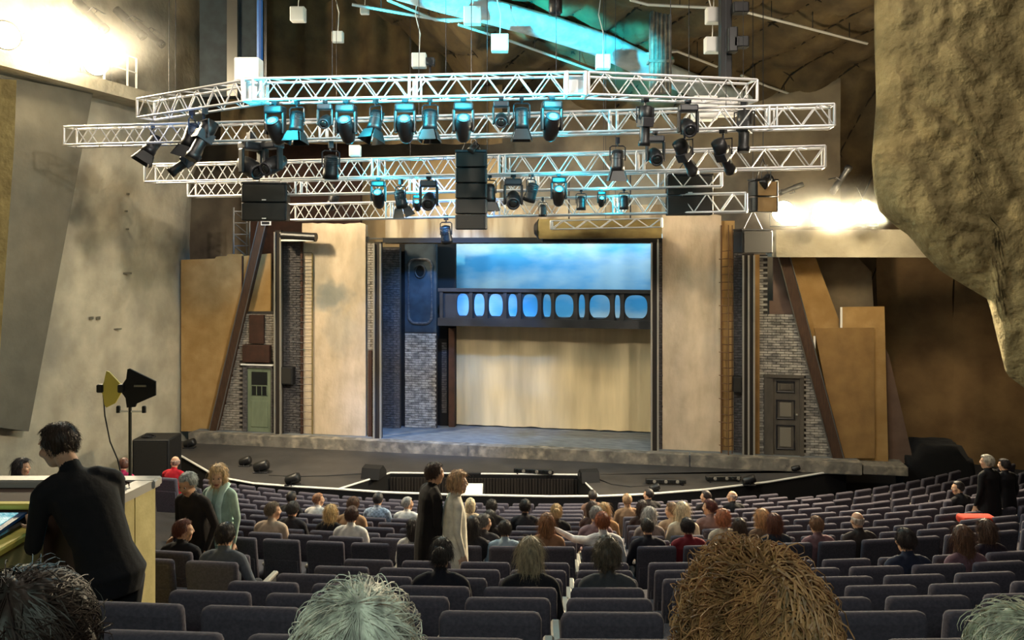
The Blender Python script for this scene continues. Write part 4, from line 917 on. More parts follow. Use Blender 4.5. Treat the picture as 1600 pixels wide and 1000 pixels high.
# ================================================================ PEOPLE
def sphere_pts(n=14,m=9):
    vs=[];fs=[]
    for j in range(m+1):
        th=PI*j/m
        for i in range(n): a=2*PI*i/n; vs.append(Vector((math.sin(th)*math.cos(a),math.sin(th)*math.sin(a),math.cos(th))))
    for j in range(m):
        for i in range(n): fs.append((j*n+i,(j+1)*n+i,(j+1)*n+(i+1)%n,j*n+(i+1)%n))
    return vs,fs
SPH=sphere_pts()
class Fig:
    def __init__(s): s.mb=MB(); s.cap=[]
    def ell(s,c,r,m=None,tag=0):
        m=m or Matrix.Identity(4); vs,fs=SPH; s.mb.add([m@Vector((c[0]+v.x*r[0],c[1]+v.y*r[1],c[2]+v.z*r[2])) for v in vs],fs)
        q=m@Vector(c); k=sum(r)/3; s.cap.append((q,q+Vector((0,0,1e-4)),k,k,tag))
    def capsule(s,a,b,ra,rb,tag,m=None):
        a,b=Vector(a),Vector(b)
        if m: a,b=m@a,m@b
        d=(b-a); L=d.length
        if L<1e-5: d=Vector((0,0,1))
        d.normalize(); u=d.orthogonal().normalized(); w_=d.cross(u); n=12; vs=[];fs=[]
        prof=[(-ra*.98,ra*.2),(-ra*.7,ra*.7),(0,ra),(L,rb),(L+rb*.7,rb*.7),(L+rb*.98,rb*.2)]
        for z,r in prof:
            for i in range(n): t=2*PI*i/n; vs.append(a+d*z+(u*math.cos(t)+w_*math.sin(t))*r)
        for k in range(len(prof)-1):
            for i in range(n): fs.append((k*n+i,k*n+(i+1)%n,(k+1)*n+(i+1)%n,(k+1)*n+i))
        fs+= [tuple(range(n-1,-1,-1)),tuple(range((len(prof)-1)*n,len(prof)*n))]
        s.mb.add(vs,fs); s.cap.append((a,b,ra,rb,tag))
    def loft(s,rings,tag):
        n=18; vs=[];fs=[]
        for c,rx,ry in rings:
            for i in range(n):
                t=2*PI*i/n; ex=.85; vs.append(Vector((c[0]+rx*math.copysign(abs(math.cos(t))**ex,math.cos(t)),c[1]+ry*math.copysign(abs(math.sin(t))**ex,math.sin(t)),c[2])))
        for k in range(len(rings)-1):
            for i in range(n): fs.append((k*n+i,k*n+(i+1)%n,(k+1)*n+(i+1)%n,(k+1)*n+i))
        fs+=[tuple(range(n-1,-1,-1)),tuple(range((len(rings)-1)*n,len(rings)*n))]
        s.mb.add(vs,fs)
        tg=tag if isinstance(tag,(list,tuple)) else [tag]*len(rings)
        for k in range(len(rings)-1):
            (c0,x0,y0),(c1,x1,y1)=rings[k],rings[k+1]
            for sx in (-1,0,1): s.cap.append((Vector((c0[0]+sx*max(0,x0-y0),c0[1],c0[2])),Vector((c1[0]+sx*max(0,x1-y1),c1[1],c1[2])),y0,y1,tg[k]))
    def head(s,m):
        s.ell((0,-.004,.03),(.075,.097,.094),m,0); s.ell((0,.022,-.045),(.057,.072,.074),m,0); s.ell((0,.05,-.085),(.034,.036,.032),m,0)
        s.capsule((0,.094,.025),(0,.108,-.012),.010,.015,0,m); s.ell((0,.106,-.016),(.018,.016,.012),m,0)
        for sx in (-1,1):
            s.ell((sx*.078,-.008,-.004),(.011,.022,.034),m,0); s.ell((sx*.038,.07,-.022),(.026,.028,.026),m,0); s.capsule((sx*.014,.09,.034),(sx*.05,.078,.038),.011,.009,0,m)
        s.capsule((-.02,.083,-.057),(.02,.083,-.057),.009,.009,4,m); s.capsule((-.014,.084,-.065),(.014,.084,-.065),.009,.009,4,m)
    def hand(s,w_,d,up,side,curl=.5):
        d=Vector(d).normalized(); up=Vector(up); lat=d.cross(up).normalized()*side; nrm=lat.cross(d).normalized()*-side
        w_=Vector(w_)
        for k in (-1.2,-.4,.4,1.2): s.capsule(w_+lat*.012*k,w_+d*.085+lat*.024*k,.015,.013,0)
        for k,L in ((-1.35,.058),(-.45,.078),(.45,.085),(1.35,.074)):
            a=w_+d*.09+lat*.0235*k; e=(d+nrm*-curl*.5).normalized(); b=a+e*L*.55; f=(d+nrm*-curl*1.4).normalized(); c=b+f*L*.45
            s.capsule(a,b,.0105,.0095,0); s.capsule(b,c,.0095,.008,0)
        a=w_+d*.03+lat*.03; b=a+(d*.6+lat*.75).normalized()*.04; c=b+(d*.95+lat*.15-nrm*.3).normalized()*.032
        s.capsule(a,b,.014,.011,0); s.capsule(b,c,.011,.009,0)
    def arm(s,sh,el,wr,tagf,hd=None,side=1,up=(0,0,1),curl=.5,fat=1.):
        s.capsule(sh,el,.057*fat,.045*fat,1); s.capsule(el,wr,.044*fat,.030,tagf)
        wr=Vector(wr); d=Vector(hd) if hd else (wr-Vector(el)); s.hand(wr+d.normalized()*.015,d,up,side,curl)
    def leg(s,hip,kn,an,toe,tag=2,fat=1.):
        s.capsule(hip,kn,.088*fat,.060*fat,tag); s.capsule(kn,an,.058*fat,.042*fat,tag); an=Vector(an)
        s.capsule(an+Vector((0,-.0,-.03)),Vector(toe),.042,.034,3); s.capsule(an+Vector((0,-.04,-.04)),an+Vector((0,0,-.03)),.038,.04,3)
    def finish(s,name,vox=.012,sm=3):
        me=s.mb.mesh(name,'black'); o=bpy.data.objects.new('tmp',me); COL.objects.link(o)
        r=o.modifiers.new('r','REMESH'); r.mode='VOXEL'; r.voxel_size=vox
        q=o.modifiers.new('s','SMOOTH'); q.factor=.5; q.iterations=sm
        dg=bpy.context.evaluated_depsgraph_get(); out=bpy.data.meshes.new_from_object(o.evaluated_get(dg)); bpy.data.objects.remove(o); bpy.data.meshes.remove(me)
        out.name=name; out.materials.clear()
        for _ in range(5): out.materials.append(M['black'])
        n=len(out.polygons); c=np.zeros(n*3); out.polygons.foreach_get('center',c); c=c.reshape(n,3); best=np.full(n,1e9); tg=np.zeros(n,int)
        for a,b,ra,rb,t in s.cap:
            a=np.array(a); d=np.array(b)-a; L2=max(d@d,1e-9); h=np.clip((c-a)@d/L2,0,1); q_=np.linalg.norm(c-a-h[:,None]*d,axis=1)-(ra+(rb-ra)*h); k=q_<best; best[k]=q_[k]; tg[k]=t
        out.polygons.foreach_set('material_index',tg.tolist()); out.polygons.foreach_set('use_smooth',[True]*n); out.update(); return out
def hm(p,yaw=0,pitch=0,roll=0): return Matrix.Translation(p)@Matrix.Rotation(yaw,4,'Z')@Matrix.Rotation(pitch,4,'X')@Matrix.Rotation(roll,4,'Y')
def seated(hy=0,hp=0,hr=0,lean=0,armR=None,armL=None,vox=.0125,sleeve=1):
    f=Fig(); L=lean
    f.loft([((0,.03,.41),.15,.12),((0,.0,.50),.178,.14),((L*.3,-.03,.64),.155,.12),((L*.6,-.06,.79),.172,.122),((L*.9,-.075,.91),.185,.112),((L,-.075,.98),.14,.085),((L,-.065,1.03),.065,.06)],[2,1,1,1,1,1])
    for sx in (-1,1): f.capsule((L+sx*.09,-.07,.975),(L+sx*.175,-.065,.94),.062,.062,1)
    f.capsule((L,-.065,1.0),(L+L*.1,-.03,1.11),.056,.052,0)
    m=hm((L*1.15,-.012,1.138),hy,hp,hr); f.head(m)
    for sx,A in ((1,armR),(-1,armL)):
        A=A or dict(el=(sx*.245+L*.6,-.01,.68),wr=(sx*.13,.20,.585),hd=(-sx*.35,.9,-.1),up=(0,0,1))
        f.arm((L+sx*.185,-.065,.935),A['el'],A['wr'],1 if sleeve else 0,A.get('hd'),sx,A.get('up',(0,0,1)),A.get('curl',.5))
        f.leg((sx*.09,.03,.485),(sx*.13,.43,.50),(sx*.13,.43,.10),(sx*.14,.56,.045))
    return f.finish('person_seated',vox),m
def standing(lean=0,fwd=0,hy=0,hp=0,coat=None,coatw=1.,step=.0,arms=None,knee=None,vox=.011,loose=1.,sleeve=1,hips=0.,head_fwd=0.):
    f=Fig(); Y=lambda z:max(0,(z-.95))*fwd+hips; X=lambda z:max(0,(z-.95))*lean
    P=lambda x,y,z:(x+X(z),y+Y(z),z)
    f.loft([(P(0,0,.82),.15,.12),(P(0,-.01,.95),.175*loose,.135*loose),(P(0,-.01,1.08),.15*loose,.115*loose),(P(0,0,1.25),.17*loose,.125*loose),(P(0,-.01,1.38),.182,.112),(P(0,-.01,1.45),.135,.085),(P(0,0,1.50),.065,.06)],[2,1,1,1,1,1])
    for sx in (-1,1): f.capsule(P(sx*.09,-.005,1.445),P(sx*.175,-.005,1.41),.062,.06,1)
    f.capsule(P(0,.0,1.47),P(0,.02+head_fwd*.6,1.575),.056,.052,0)
    m=hm(P(0,.035+head_fwd,1.615),hy,hp); f.head(m)
    if coat: f.loft([(P(0,0,1.22),.17*loose,.125*loose),(P(0,0,1.0),.185*coatw,.145*coatw),(P(0,0,.85),.20*coatw,.155*coatw),((0,hips,coat),.20*coatw,.16*coatw)],1)
    for sx in (-1,1):
        A=(arms or {}).get(sx) or dict(el=P(sx*.245,-.02,1.14),wr=P(sx*.25,.06,.90),hd=(0,.2,-1),up=(sx,0,0))
        f.arm(P(sx*.185,-.005,1.405),A['el'],A['wr'],1 if sleeve else 0,A.get('hd'),sx,A.get('up',(sx,0,0)),A.get('curl',.6))
        st=step*sx
        f.leg((sx*.09,hips,.88),(sx*.105,hips*.5+st*.55+.02,.49),(sx*.10,st,.09),(sx*.12,st+.14,.035))
    return f.finish('person_standing',vox),m
# ---- hair and eyes, in head coordinates
HR=(.075,.097,.094)
def hair_mesh(style,seed=0,th=None,n=44,mm=30):
    rnd=random.Random(seed); sx_=rnd.uniform(0,9)
    th={'short':.016,'crop':.008,'bob':.026,'long':.024,'bald':.006,'bun':.012,'curly':.04,'fluffy':.034,'pony':.014}[style] if th is None else th
    down={'bob':1.25,'long':2.9,'curly':.75,'fluffy':.75}.get(style,.55)
    vs=[];fs=[]
    for j in range(mm+1):
        t=PI*j/mm
        for i in range(n):
            a=2*PI*i/n; v=Vector((math.sin(t)*math.cos(a),math.sin(t)*math.sin(a),math.cos(t)))
            # face opening: towards +Y below the hairline
            face=max(0,min(1,(v.y-(.30 if v.z>-.2 else .05))/.25))*max(0,min(1,(.66-v.z)/.16))
            if style in('short','crop','bun','pony','bald'):
                jag=.16*nz(v.x*3+sx_,v.y*3,v.z*3,2.2)+.08*math.sin(a*13+sx_); low=max(0,min(1,(-.58+jag+(.35 if v.y>-.2 else 0)*max(0,min(1,v.y+.6))-v.z)/.22)); face=max(face,low)
            if style=='bald': face=max(face,max(0,min(1,(v.z-.25)/.2)))
            r=1-.16*face; k=th*(1-face)
            q=1+.0*face; strand=.10*math.sin(a*17+sx_+2*math.sin(t*3))+.6*nz(v.x*2+sx_,v.y*2,v.z*2,1.6)+(1.0*nz(v.x+sx_,v.y,v.z,6) if style in('curly','fluffy') else .3*nz(v.x+sx_,v.y,v.z*.4,9))
            k*=1+.38*strand
            x=v.x*(HR[0]*r+k); y=v.y*(HR[1]*r+k)-.004; z=v.z*(HR[2]*r+k)
            if v.z<0 and style in('bob','long','curly','fluffy'):
                hh=math.sqrt(max(1e-6,1-v.z*v.z)); full=1+.06*math.sin(-v.z*3)
                nx,ny=v.x/hh,v.y/hh; ww=max(hh,min(1,full*(1-.35*(-v.z)**3))) if face<.5 else hh
                x=nx*ww*(HR[0]*r+k); y=ny*ww*(HR[1]*r+k)-.004; z=v.z*(HR[2]+k)*(down if face<.5 else .8)
                if style=='long' and z<-.12: y-= .25*(-.12-z)
            vs.append(Vector((x,y,z+.03)))
    for j in range(mm):
        for i in range(n): fs.append((j*n+i,(j+1)*n+i,(j+1)*n+(i+1)%n,j*n+(i+1)%n))
    g=MB(); g.add(vs,fs)
    if style=='bun': g.add([Vector((v.x*.045,v.y*.04-.115,v.z*.042+.06)) for v in SPH[0]],SPH[1])
    if style=='pony': g.path([(0,-.10,.06),(0,-.15,.04),(0,-.16,-.04),(0,-.14,-.16),(0,-.125,-.20)],.028,10)
    me=g.mesh('hair','black',True); return me
def combed(me,n,L,seed,r=.0016,curl=0.):
    rnd=random.Random(seed); g=MB(); fs=[p for p in me.polygons if p.center.length>0]; c0=Vector((0,0,.03)); ok=[]
    for p in fs:
        q=p.center-c0; k=math.sqrt((q.x/HR[0])**2+(q.y/HR[1])**2+(min(q.z,9)/HR[2])**2)
        if k>1.05 and not (q.y>.075 and q.z<.03): ok.append((p.center.copy(),p.normal.copy(),p.area))
    w=[x[2] for x in ok]
    for c,nrm,_ in rnd.choices(ok,w,k=n):
        q=c-c0; out=nrm if nrm.dot(q)>0 else -nrm
        d=Vector((q.x*.6,q.y*.6,-.05 if q.z>.05 else -.12)); d=d-out*d.dot(out); d=d.normalized() if d.length>1e-4 else Vector((1,0,0))
        d=(d+Vector((rnd.gauss(0,.3),rnd.gauss(0,.3),rnd.gauss(0,.2)))).normalized(); p=c+out*.001; k=5; pts=[]; ln=L*rnd.uniform(.6,1.3)
        for i in range(k):
            t=i/(k-1); pts.append(p+d*ln*t+out*(.006*t*(1-t)*4*rnd.uniform(.3,1)+rnd.uniform(-.002,.003)*t)-Vector((0,0,.25*ln*t*t)))
        vs=[];fs_=[]
        for i,pp in enumerate(pts):
            u=d.cross(out); rr=r*(1-.7*i/(k-1))
            vs+=[pp+u*rr,pp-u*rr,pp+out*rr]
        for i in range(k-1):
            for a_ in range(3): fs_.append((i*3+a_,i*3+(a_+1)%3,(i+1)*3+(a_+1)%3,(i+1)*3+a_))
        g.add(vs,fs_)
    return g.mesh('hair_strands','black',False,False)
HAIR={}
STRD={}
def hstr(style,seed,n=1100):
    k=(style,seed%3)
    if k not in STRD: STRD[k]=combed(hair(style,seed),n,{'short':.026,'crop':.016,'bob':.09,'long':.13,'bun':.06,'fluffy':.05}.get(style,.05),seed)
    return STRD[k]
def hair(style,seed):
    k=(style,seed%3)
    if k not in HAIR: HAIR[k]=hair_mesh(style,seed%3)
    return HAIR[k]
eg=MB(); eg.lathe([(-.011,.002),(-.008,.008),(0,.0115),(.006,.0098)],10,Matrix.Rotation(-PI/2,4,'X'),0); eg.lathe([(.0058,.0098),(.009,.007),(.0112,.002)],10,Matrix.Rotation(-PI/2,4,'X'),1)
mat('eye_white',(225,222,215),.3); mat('iris',(40,30,24),.2); EYE=eg.mesh('eye',['eye_white','iris'],True)
PM={}
def cm(c,rough=.85,kind='cloth'):
    if kind=='hair': g_=sum(c)/3; c=tuple(int(v*.78+g_*.22) for v in c)
    k=(c,kind)
    if k not in PM:
        if kind=='hair': PM[k]=mat('hair_%d'%len(PM),c,.55,c2=tuple(int(v*.68) for v in c),ns=40,stretch=(1,1,.25),lo=.4,hi=.6,bump=.3,bs=90,dist=.003)
        elif kind=='check': 
            PM[k]=mat('checked_cloth',c,.9); nt=PM[k].node_tree; tc=nt.nodes.new('ShaderNodeTexCoord'); ck=nt.nodes.new('ShaderNodeTexChecker'); ck.inputs['Scale'].default_value=26
            ck.inputs['Color1'].default_value=(*lin(c),1); ck.inputs['Color2'].default_value=(*lin(tuple(int(v*.8) for v in c)),1); nt.links.new(tc.outputs['Object'],ck.inputs['Vector']); nt.links.new(ck.outputs[0],nt.nodes['Principled BSDF'].inputs['Base Color'])
        else: PM[k]=mat('%s_%d'%(kind,len(PM)),c,rough,c2=tuple(int(v*.85) for v in c),ns=9,bump=.35 if kind=='cloth' else 0,bs=26,dist=.01)
    return PM[k]
SKIN=(206,160,128); SKIN2=(222,180,152)
def person(label,base,loc,rz,sc,hstyle,hcol,top,trous=(40,40,46),shoes=(24,22,22),skin=SKIN,seed=0,wid=1.,kind='cloth',group=None):
    near=Vector(loc).y<13.5
    me,m=base; o=bpy.data.objects.new('person',me); COL.objects.link(o); o.location=loc; o.rotation_euler=(0,0,rz); o.scale=(sc*wid,sc*wid,sc)
    tag(o,label,'person',group)
    ms=[cm(skin,.6,'skin'),cm(top,.9,kind),cm(trous,.9),cm(shoes,.6,'leather'),cm((170,96,84),.5,'lips')]
    for i,x in enumerate(ms): o.material_slots[i].link='OBJECT'; o.material_slots[i].material=x
    for sx in (-1,1):
        e=put('eye',EYE,o); e.matrix_local=m@Matrix.Translation((sx*.031,.080,.014))
    if hstyle:
        h=put('hair',hair(hstyle,seed),o); h.matrix_local=m; h.material_slots[0].link='OBJECT'; h.material_slots[0].material=cm(hcol,.55,'hair')
        if near and hstyle!='bald': q=put('hair_strands',hstr(hstyle,seed),h,kind='stuff'); q.material_slots[0].link='OBJECT'; q.material_slots[0].material=cm(tuple(min(255,int(v*1.12)) for v in hcol),.5,'hair')
    return o,m
S0=seated(); S1=seated(hy=1.0,lean=-.03); S2=seated(hy=-1.0,lean=.03); S3=seated(hp=-.3,hr=.12,lean=.05); S4=seated(hp=-.25,hr=-.15,lean=-.05)
SPT=seated(lean=-.04,armL=dict(el=(-.40,.10,.90),wr=(-.62,.20,.99),hd=(-.8,.5,.2),curl=.2))
SDR=seated(lean=.0,armR=dict(el=(.34,-.20,.80),wr=(.50,-.16,.58),hd=(.4,.1,-.9),up=(1,0,0)))
BASES={'0':S0,'l':S1,'r':S2,'d':S3,'e':S4,'p':SPT,'a':SDR}
BR,DK,BLK=(70,46,32),(42,32,28),(26,22,22)
# px, top y, base, hair style, hair colour, clothing colour, label[, row]
PEOPLE=[
(277,815,'r','short',(112,52,34),(26,24,30),'person with short auburn hair turned aside, seated by the booth, black top',8),
(353,818,'a','short',DK,(86,90,98),'person in grey sweater with an arm hung over the seat back',7),
(268,776,'0','bald',(180,160,140),(30,28,30),'bald person in dark top below the red jacket',None),
(414,785,'r','short',(128,102,76),(196,172,150),'short-haired person in beige top, turned aside, left end of audience',None),
(457,784,'0','short',(66,58,56),(44,40,44),'dark grey-haired person in charcoal jacket next to the beige top',None),
(456,768,'0','short',DK,(30,28,30),'dark-haired person in black in front of the charcoal jacket',None),
(495,771,'r','short',(170,104,60),(226,220,212),'person with reddish hair and white shirt, profile to the pit',None),
(517,788,'0','bob',(220,180,110),(26,24,28),'blond bob-haired person in black top',None),
(546,777,'d','short',(120,76,48),(190,150,112),'brown-haired person in tan top leaning sideways',None),
(550,792,'0','short',(84,44,30),(234,228,220),'person with dark auburn hair and white top',None),
(591,770,'0','short',(46,42,44),(168,184,206),'dark-haired person in light blue checked shirt',None),
(634,777,'r','short',(176,170,162),(236,232,226),'silver-haired person in bright white shirt',None),
(636,809,'0','long',(46,32,28),(226,222,216),'person with long dark hair and white shoulders',9),
(735,778,'0','bob',(226,200,150),(200,180,150),'pale blond person beside the lit score',None),
(765,781,'0','short',(56,44,38),(40,36,36),'dark-haired person two seats past the lit score',None),
(774,797,'0','bob',(40,32,30),(34,30,30),'person with dark bob behind the white cardigan walker',None),
(760,804,'r','short',(106,98,92),(60,58,60),'grey-haired person in profile beside the white cardigan',None),
(740,806,'0','long',(50,40,36),(44,42,46),'person with long brown-black hair half hidden by white cardigan',None),
(789,815,'0','short',(58,46,40),(170,190,206),'short dark-haired person in pale blue shirt near cross aisle',9),
(806,781,'0','short',(48,36,32),(40,38,42),'dark-haired person in dark jacket with white collar, mid audience',None),
(832,801,'0','long',(158,98,50),(150,110,80),'person with long auburn hair over the seat back',None),
(867,788,'0','bun',(206,164,100),(28,26,28),'blond person with pinned-up hair and black top',None),
(908,792,'d','short',(150,140,134),(150,120,122),'grey-haired person in mauve top leaning to a pointing neighbour',None),
(925,766,'0','short',DK,(130,100,84),'dark-haired person in brown top by the pit corner',None),
(914,783,'0','bob',(72,44,32),(90,66,60),'brown bob-haired person behind the brown top',None),
(967,772,'0','short',(190,140,90),(160,126,96),'tan-haired person in the front rows before the apron',None),
(964,785,'0','long',(216,164,92),(170,130,90),'person with long golden blond hair',None),
(965,801,'p','short',(176,86,40),(232,228,226),'red-haired person in white shirt stretching an arm to a neighbour',None),
(1015,764,'l','short',(44,34,32),(40,36,36),'dark-haired person in profile under the floor light bar',None),
(1019,781,'0','long',(70,42,32),(60,44,40),'person with long dark brown hair behind the front dark profile',None),
(1009,792,'d','bob',(186,178,168),(140,126,120),'silver bob-haired person in grey top',None),
(1011,810,'0','crop',(70,58,50),(34,32,42),'crop-haired person in dark jacket with white shirt collar',9),
(1053,786,'l','short',(170,124,84),(180,150,120),'tan-haired person half hidden by the pale blond head',None),
(1066,784,'0','long',(228,204,160),(222,206,180),'person with long pale blond hair and cream top',None),
(1068,810,'0','short',(50,34,30),(120,28,38),'dark-haired person in burgundy sweater over light collar',9),
(1098,767,'l','short',(52,32,28),(40,34,34),'dark-haired person with face turned aside, front row',None),
(1112,781,'l','short',(110,46,38),(140,110,104),'person with dark red hair and mauve top',None),
(1129,796,'0','fluffy',(196,110,62),(196,182,160),'ginger-haired person in beige jacket',None),
(1145,767,'l','bald',(190,160,140),(34,32,34),'bald person in dark suit at the end of front row',None),
(1155,809,'0','long',(82,56,38),(186,180,176),'person with very long brown hair and pale top',9),
(1190,795,'0','bob',(214,156,92),(120,96,76),'person with strawberry-blond bob',None),
(1200,802,'0','bob',(126,64,40),(44,50,60),'person with chestnut bob and dark coat, pale collar',None),
(1273,811,'0','short',(150,100,62),(130,96,100),'short brown-haired person in mauve top beyond the red curls',None),
(1335,800,'0','bald',(200,176,156),(52,44,42),'bald pink-headed person in dark brown suit',None),
(1391,829,'0','short',(56,40,34),(38,44,66),'dark-haired person in navy jacket, light collar, near block',7),
(1472,835,'0','long',(110,66,38),(120,90,100),'person with long reddish-brown hair in the near block',7),
(1540,821,'0','bob',(96,62,42),(42,32,46),'person with brown bob and dark plum jacket, near block',8),
(690,842,'0','bun',(44,34,30),(22,22,34),'person with dark hair in a bun and navy top, near block',5),
(828,850,'0','bob',(170,150,112),(26,26,32),'person with ash-blond bob and black top, near block',5),
(948,850,'0','fluffy',(92,78,58),(70,72,76),'person with tall dark hair and grey jacket, near block',5),
]
def seat_fwd(s): return Vector((-math.sin(s['ph']),math.cos(s['ph']),0))
ALLR=ROWS[9:]; used=set()
for i,(px,py,b,hs,hc,tc,lab,row) in enumerate(PEOPLE):
    best=None
    for ri,r in enumerate(ROWS):
        if row is None and ri<9: continue
        if row is not None and ri!=row: continue
        for s in r['seats']:
            if id(s) in used: continue
            p=s['p']+seat_fwd(s)*.345; hx=HX+F*p.x/p.y; hy=HY-F*(r['z']+1.24-ZC)/p.y
            dx=max(0,abs(hx-px)-.09*F/p.y); c=dx+2.2*abs(hy-py)
            if best is None or c<best[0]: best=(c,s,p,hx,hy)
    c,s,p,hx,hy=best; used.add(id(s)); off=max(-.09,min(.09,(px-hx)*p.y/F)); p=p+Vector((off*math.cos(s['ph']),off*math.sin(s['ph']),0))
    need=(ZC+(HY-py)/F*p.y-s['r']['z'])/(1.262 if hs in('short','bald','crop','bun') else 1.28); sc=max(.9,min(1.05,need))
    fem=hs in('long','bob','bun','fluffy')
    person(lab,BASES[b],p,s['ph'],sc,hs,hc,tc,seed=i,wid=.92 if fem else 1.,skin=SKIN2 if fem else SKIN,kind='check' if 'checked' in lab else 'cloth')
# seated beyond the blocks
def seat_at(p,ph,lab): s=dict(p=p-Vector((-math.sin(ph),math.cos(ph),0))*.345,ph=ph,label=lab,grp='theatre seats'); seat_obj(s)
for px,py,Y,b,hs,hc,tc,lab,ph in ((197,716,14.2,'l','short',(120,70,50),(170,34,80),'person in magenta top seated beyond the antenna stand',-.12),(277,713,15.2,'l','bald',(190,150,130),(196,28,40),'person in bright red jacket near the black subwoofer',-.2),
   (33,717,11.5,'r','bob',(40,30,28),(60,50,46),'dark-haired person sitting behind the control booth',-.4),(1498,752,14.8,'l','short',(38,30,30),(24,22,26),'pale-faced person in black turned sideways in the side wing',.38)):
    p=W(px,py,Y); p.z-=1.262; seat_at(p,ph,{197:'grey theatre seat under the magenta-topped person',277:'grey theatre seat under the red-jacketed person',33:'grey theatre seat behind the control booth',1498:'brown-grey theatre seat under the person in black, side wing'}[px]); person(lab,BASES[b],p,ph,1.,hs,hc,tc,seed=px)
# ---- standing figures
MB1=standing(fwd=.40,lean=-.22,hips=-.06,hy=.5,hp=-.2,head_fwd=.05,step=.05,vox=.0095,arms={1:dict(el=(.13,.20,1.10),wr=(-.04,.38,1.16),hd=(-.5,.8,.1),up=(0,0,1)),-1:dict(el=(-.31,.18,1.10),wr=(-.22,.38,1.14),hd=(.1,.9,.0),up=(0,0,1))})
zf=ZC-2.93
person('tall person in black jacket and dark trousers leaning on the control booth',MB1,(-2.46,4.86,zf),math.radians(48),1.06,'short',(64,44,30),(18,18,22),(20,20,27),seed=4,wid=1.04)
zc=ZC-4.12
ST1=standing(hp=-.35,fwd=.15,step=.10,vox=.011,coat=.72,arms={1:dict(el=(.26,.0,1.15),wr=(.15,.22,1.02),hd=(-.6,.7,.1)),-1:dict(el=(-.26,.0,1.15),wr=(-.24,.12,.92),hd=(0,.3,-1),up=(-1,0,0))})
ST2=standing(hp=-.22,hy=.35,step=-.10,vox=.011,coat=.78,loose=1.04)
STW=standing(hy=-.1,step=.15,vox=.011,coat=.70,loose=1.12,coatw=1.12,fwd=.05)
STD=standing(hy=.1,step=-.14,vox=.011,coat=.62,coatw=1.05,fwd=.03)
def stand(lab,base,px,py,Y,rz,z,hs,hc,top,tr,H=1.745,**k):
    p=W(px,py,Y); sc=(p.z-z)/H; p.z=z; print('stand',lab[:30],round(sc,3)); return person(lab,base,p,rz,sc,hs,hc,top,tr,**k)
stand('grey-haired person in dark jacket walking with head bowed, cross aisle',ST1,308,737,8.78,math.radians(158),zc,'short',(172,178,176),(38,32,30),(32,30,32),seed=1,H=1.72)
wo,_=stand('blond person in mint scarf and grey-green cardigan, cross aisle',ST2,343,724,9.0,math.radians(166),zc,'bob',(226,186,128),(186,212,194),(60,66,70),seed=2,H=1.76,wid=.9,skin=SKIN2)
g=MB()
for sx in (-1,1):
    pts=[(sx*.02,-.10,1.50),(sx*.09,-.03,1.52),(sx*.085,.09,1.44),(sx*.075,.145,1.30),(sx*.08,.16,1.1),(sx*.085,.19,.88)]
    g.path(pts,.05,8,flat=.45)
part('scarf',g,cm((222,250,236),.9),wo,True)
stand('dark-haired person in black coat walking along the cross aisle',STD,672,726,8.9,math.radians(-62),zc,'short',(74,48,36),(28,22,22),(22,20,24),seed=5,H=1.73)
stand('blond person in long cream cardigan walking along the cross aisle',STW,708,736,8.75,math.radians(-72),zc,'fluffy',(214,164,108),(250,242,220),(30,30,36),seed=6,H=1.765,wid=.95,skin=SKIN2)
zr=ROWS[11]['z']
STR=standing(step=.05,coat=.70,coatw=1.08,vox=.013,hy=.5)
stand('silver-haired person standing in black coat among the side rows',STR,1545,713,12.9,math.radians(22),zr,'short',(206,196,172),(24,22,24),(22,22,24),seed=1,H=1.73)
stand('dark-haired person standing in black beside the silver-haired one',STR,1571,719,13.25,math.radians(12),zr,'short',(44,32,30),(26,22,26),(22,22,24),seed=2,H=1.73)
# ---- big heads of the row in front of the camera
def strands(label_col,th,n,curly,seed,L=.10):
    rnd=random.Random(seed); g=MB(); A,B,C=HR[0]+th,HR[1]+th,HR[2]+th; crown=Vector((.12,-.35,.93)).normalized()
    for _ in range(n):
        while True:
            v=Vector((rnd.gauss(0,1),rnd.gauss(0,1),rnd.gauss(0,1))).normalized()
            if v.z>-.55 and not (v.y>.35 and v.z<.62): break
        d=(v-crown*v.dot(crown)); d=d.normalized() if d.length>.05 else Vector((1,0,0))
        d=(d+Vector((rnd.gauss(0,.35),rnd.gauss(0,.35),rnd.gauss(0,.35)))+crown.cross(v)*.5); pts=[]; k=6 if not curly else 9; r=.0013 if not curly else .0017; ph=rnd.uniform(0,6); lift=rnd.uniform(-.002,.006)+(.010*rnd.random() if curly else 0)
        if rnd.random()<.06: lift+=.012
        q=v.copy()
        for i in range(k):
            t=i/(k-1); e=lift*(math.sin(t*PI*.8)+.3)
            p=Vector((q.x*(A+e),q.y*(B+e)-.004,q.z*(C+e)+.03))
            if curly: s=d.cross(v).normalized(); p+=s*math.sin(ph+t*8)*.010+v*(math.cos(ph+t*8)+.6)*.009
            pts.append(p); q=(q+d*(L*rnd.uniform(.7,1.2))/(k-1)/.1).normalized() if q.z>-.9 else q
        n0=len(g.v); vs=[];fs=[]
        for i,p in enumerate(pts):
            tdir=(pts[min(i+1,k-1)]-pts[max(i-1,0)]).normalized(); u=tdir.cross(v); u=u.normalized() if u.length>1e-4 else Vector((1,0,0)); w_=u.cross(tdir); rr=r*(1-.75*i/(k-1))
            for a in (0,2.09,4.19): vs.append(p+(u*math.cos(a)+w_*math.sin(a))*rr)
        for i in range(k-1):
            for a in range(3): fs.append((i*3+a,i*3+(a+1)%3,(i+1)*3+(a+1)%3,(i+1)*3+a))
        g.add(vs,fs)
    return g
r0=ROWS[0]
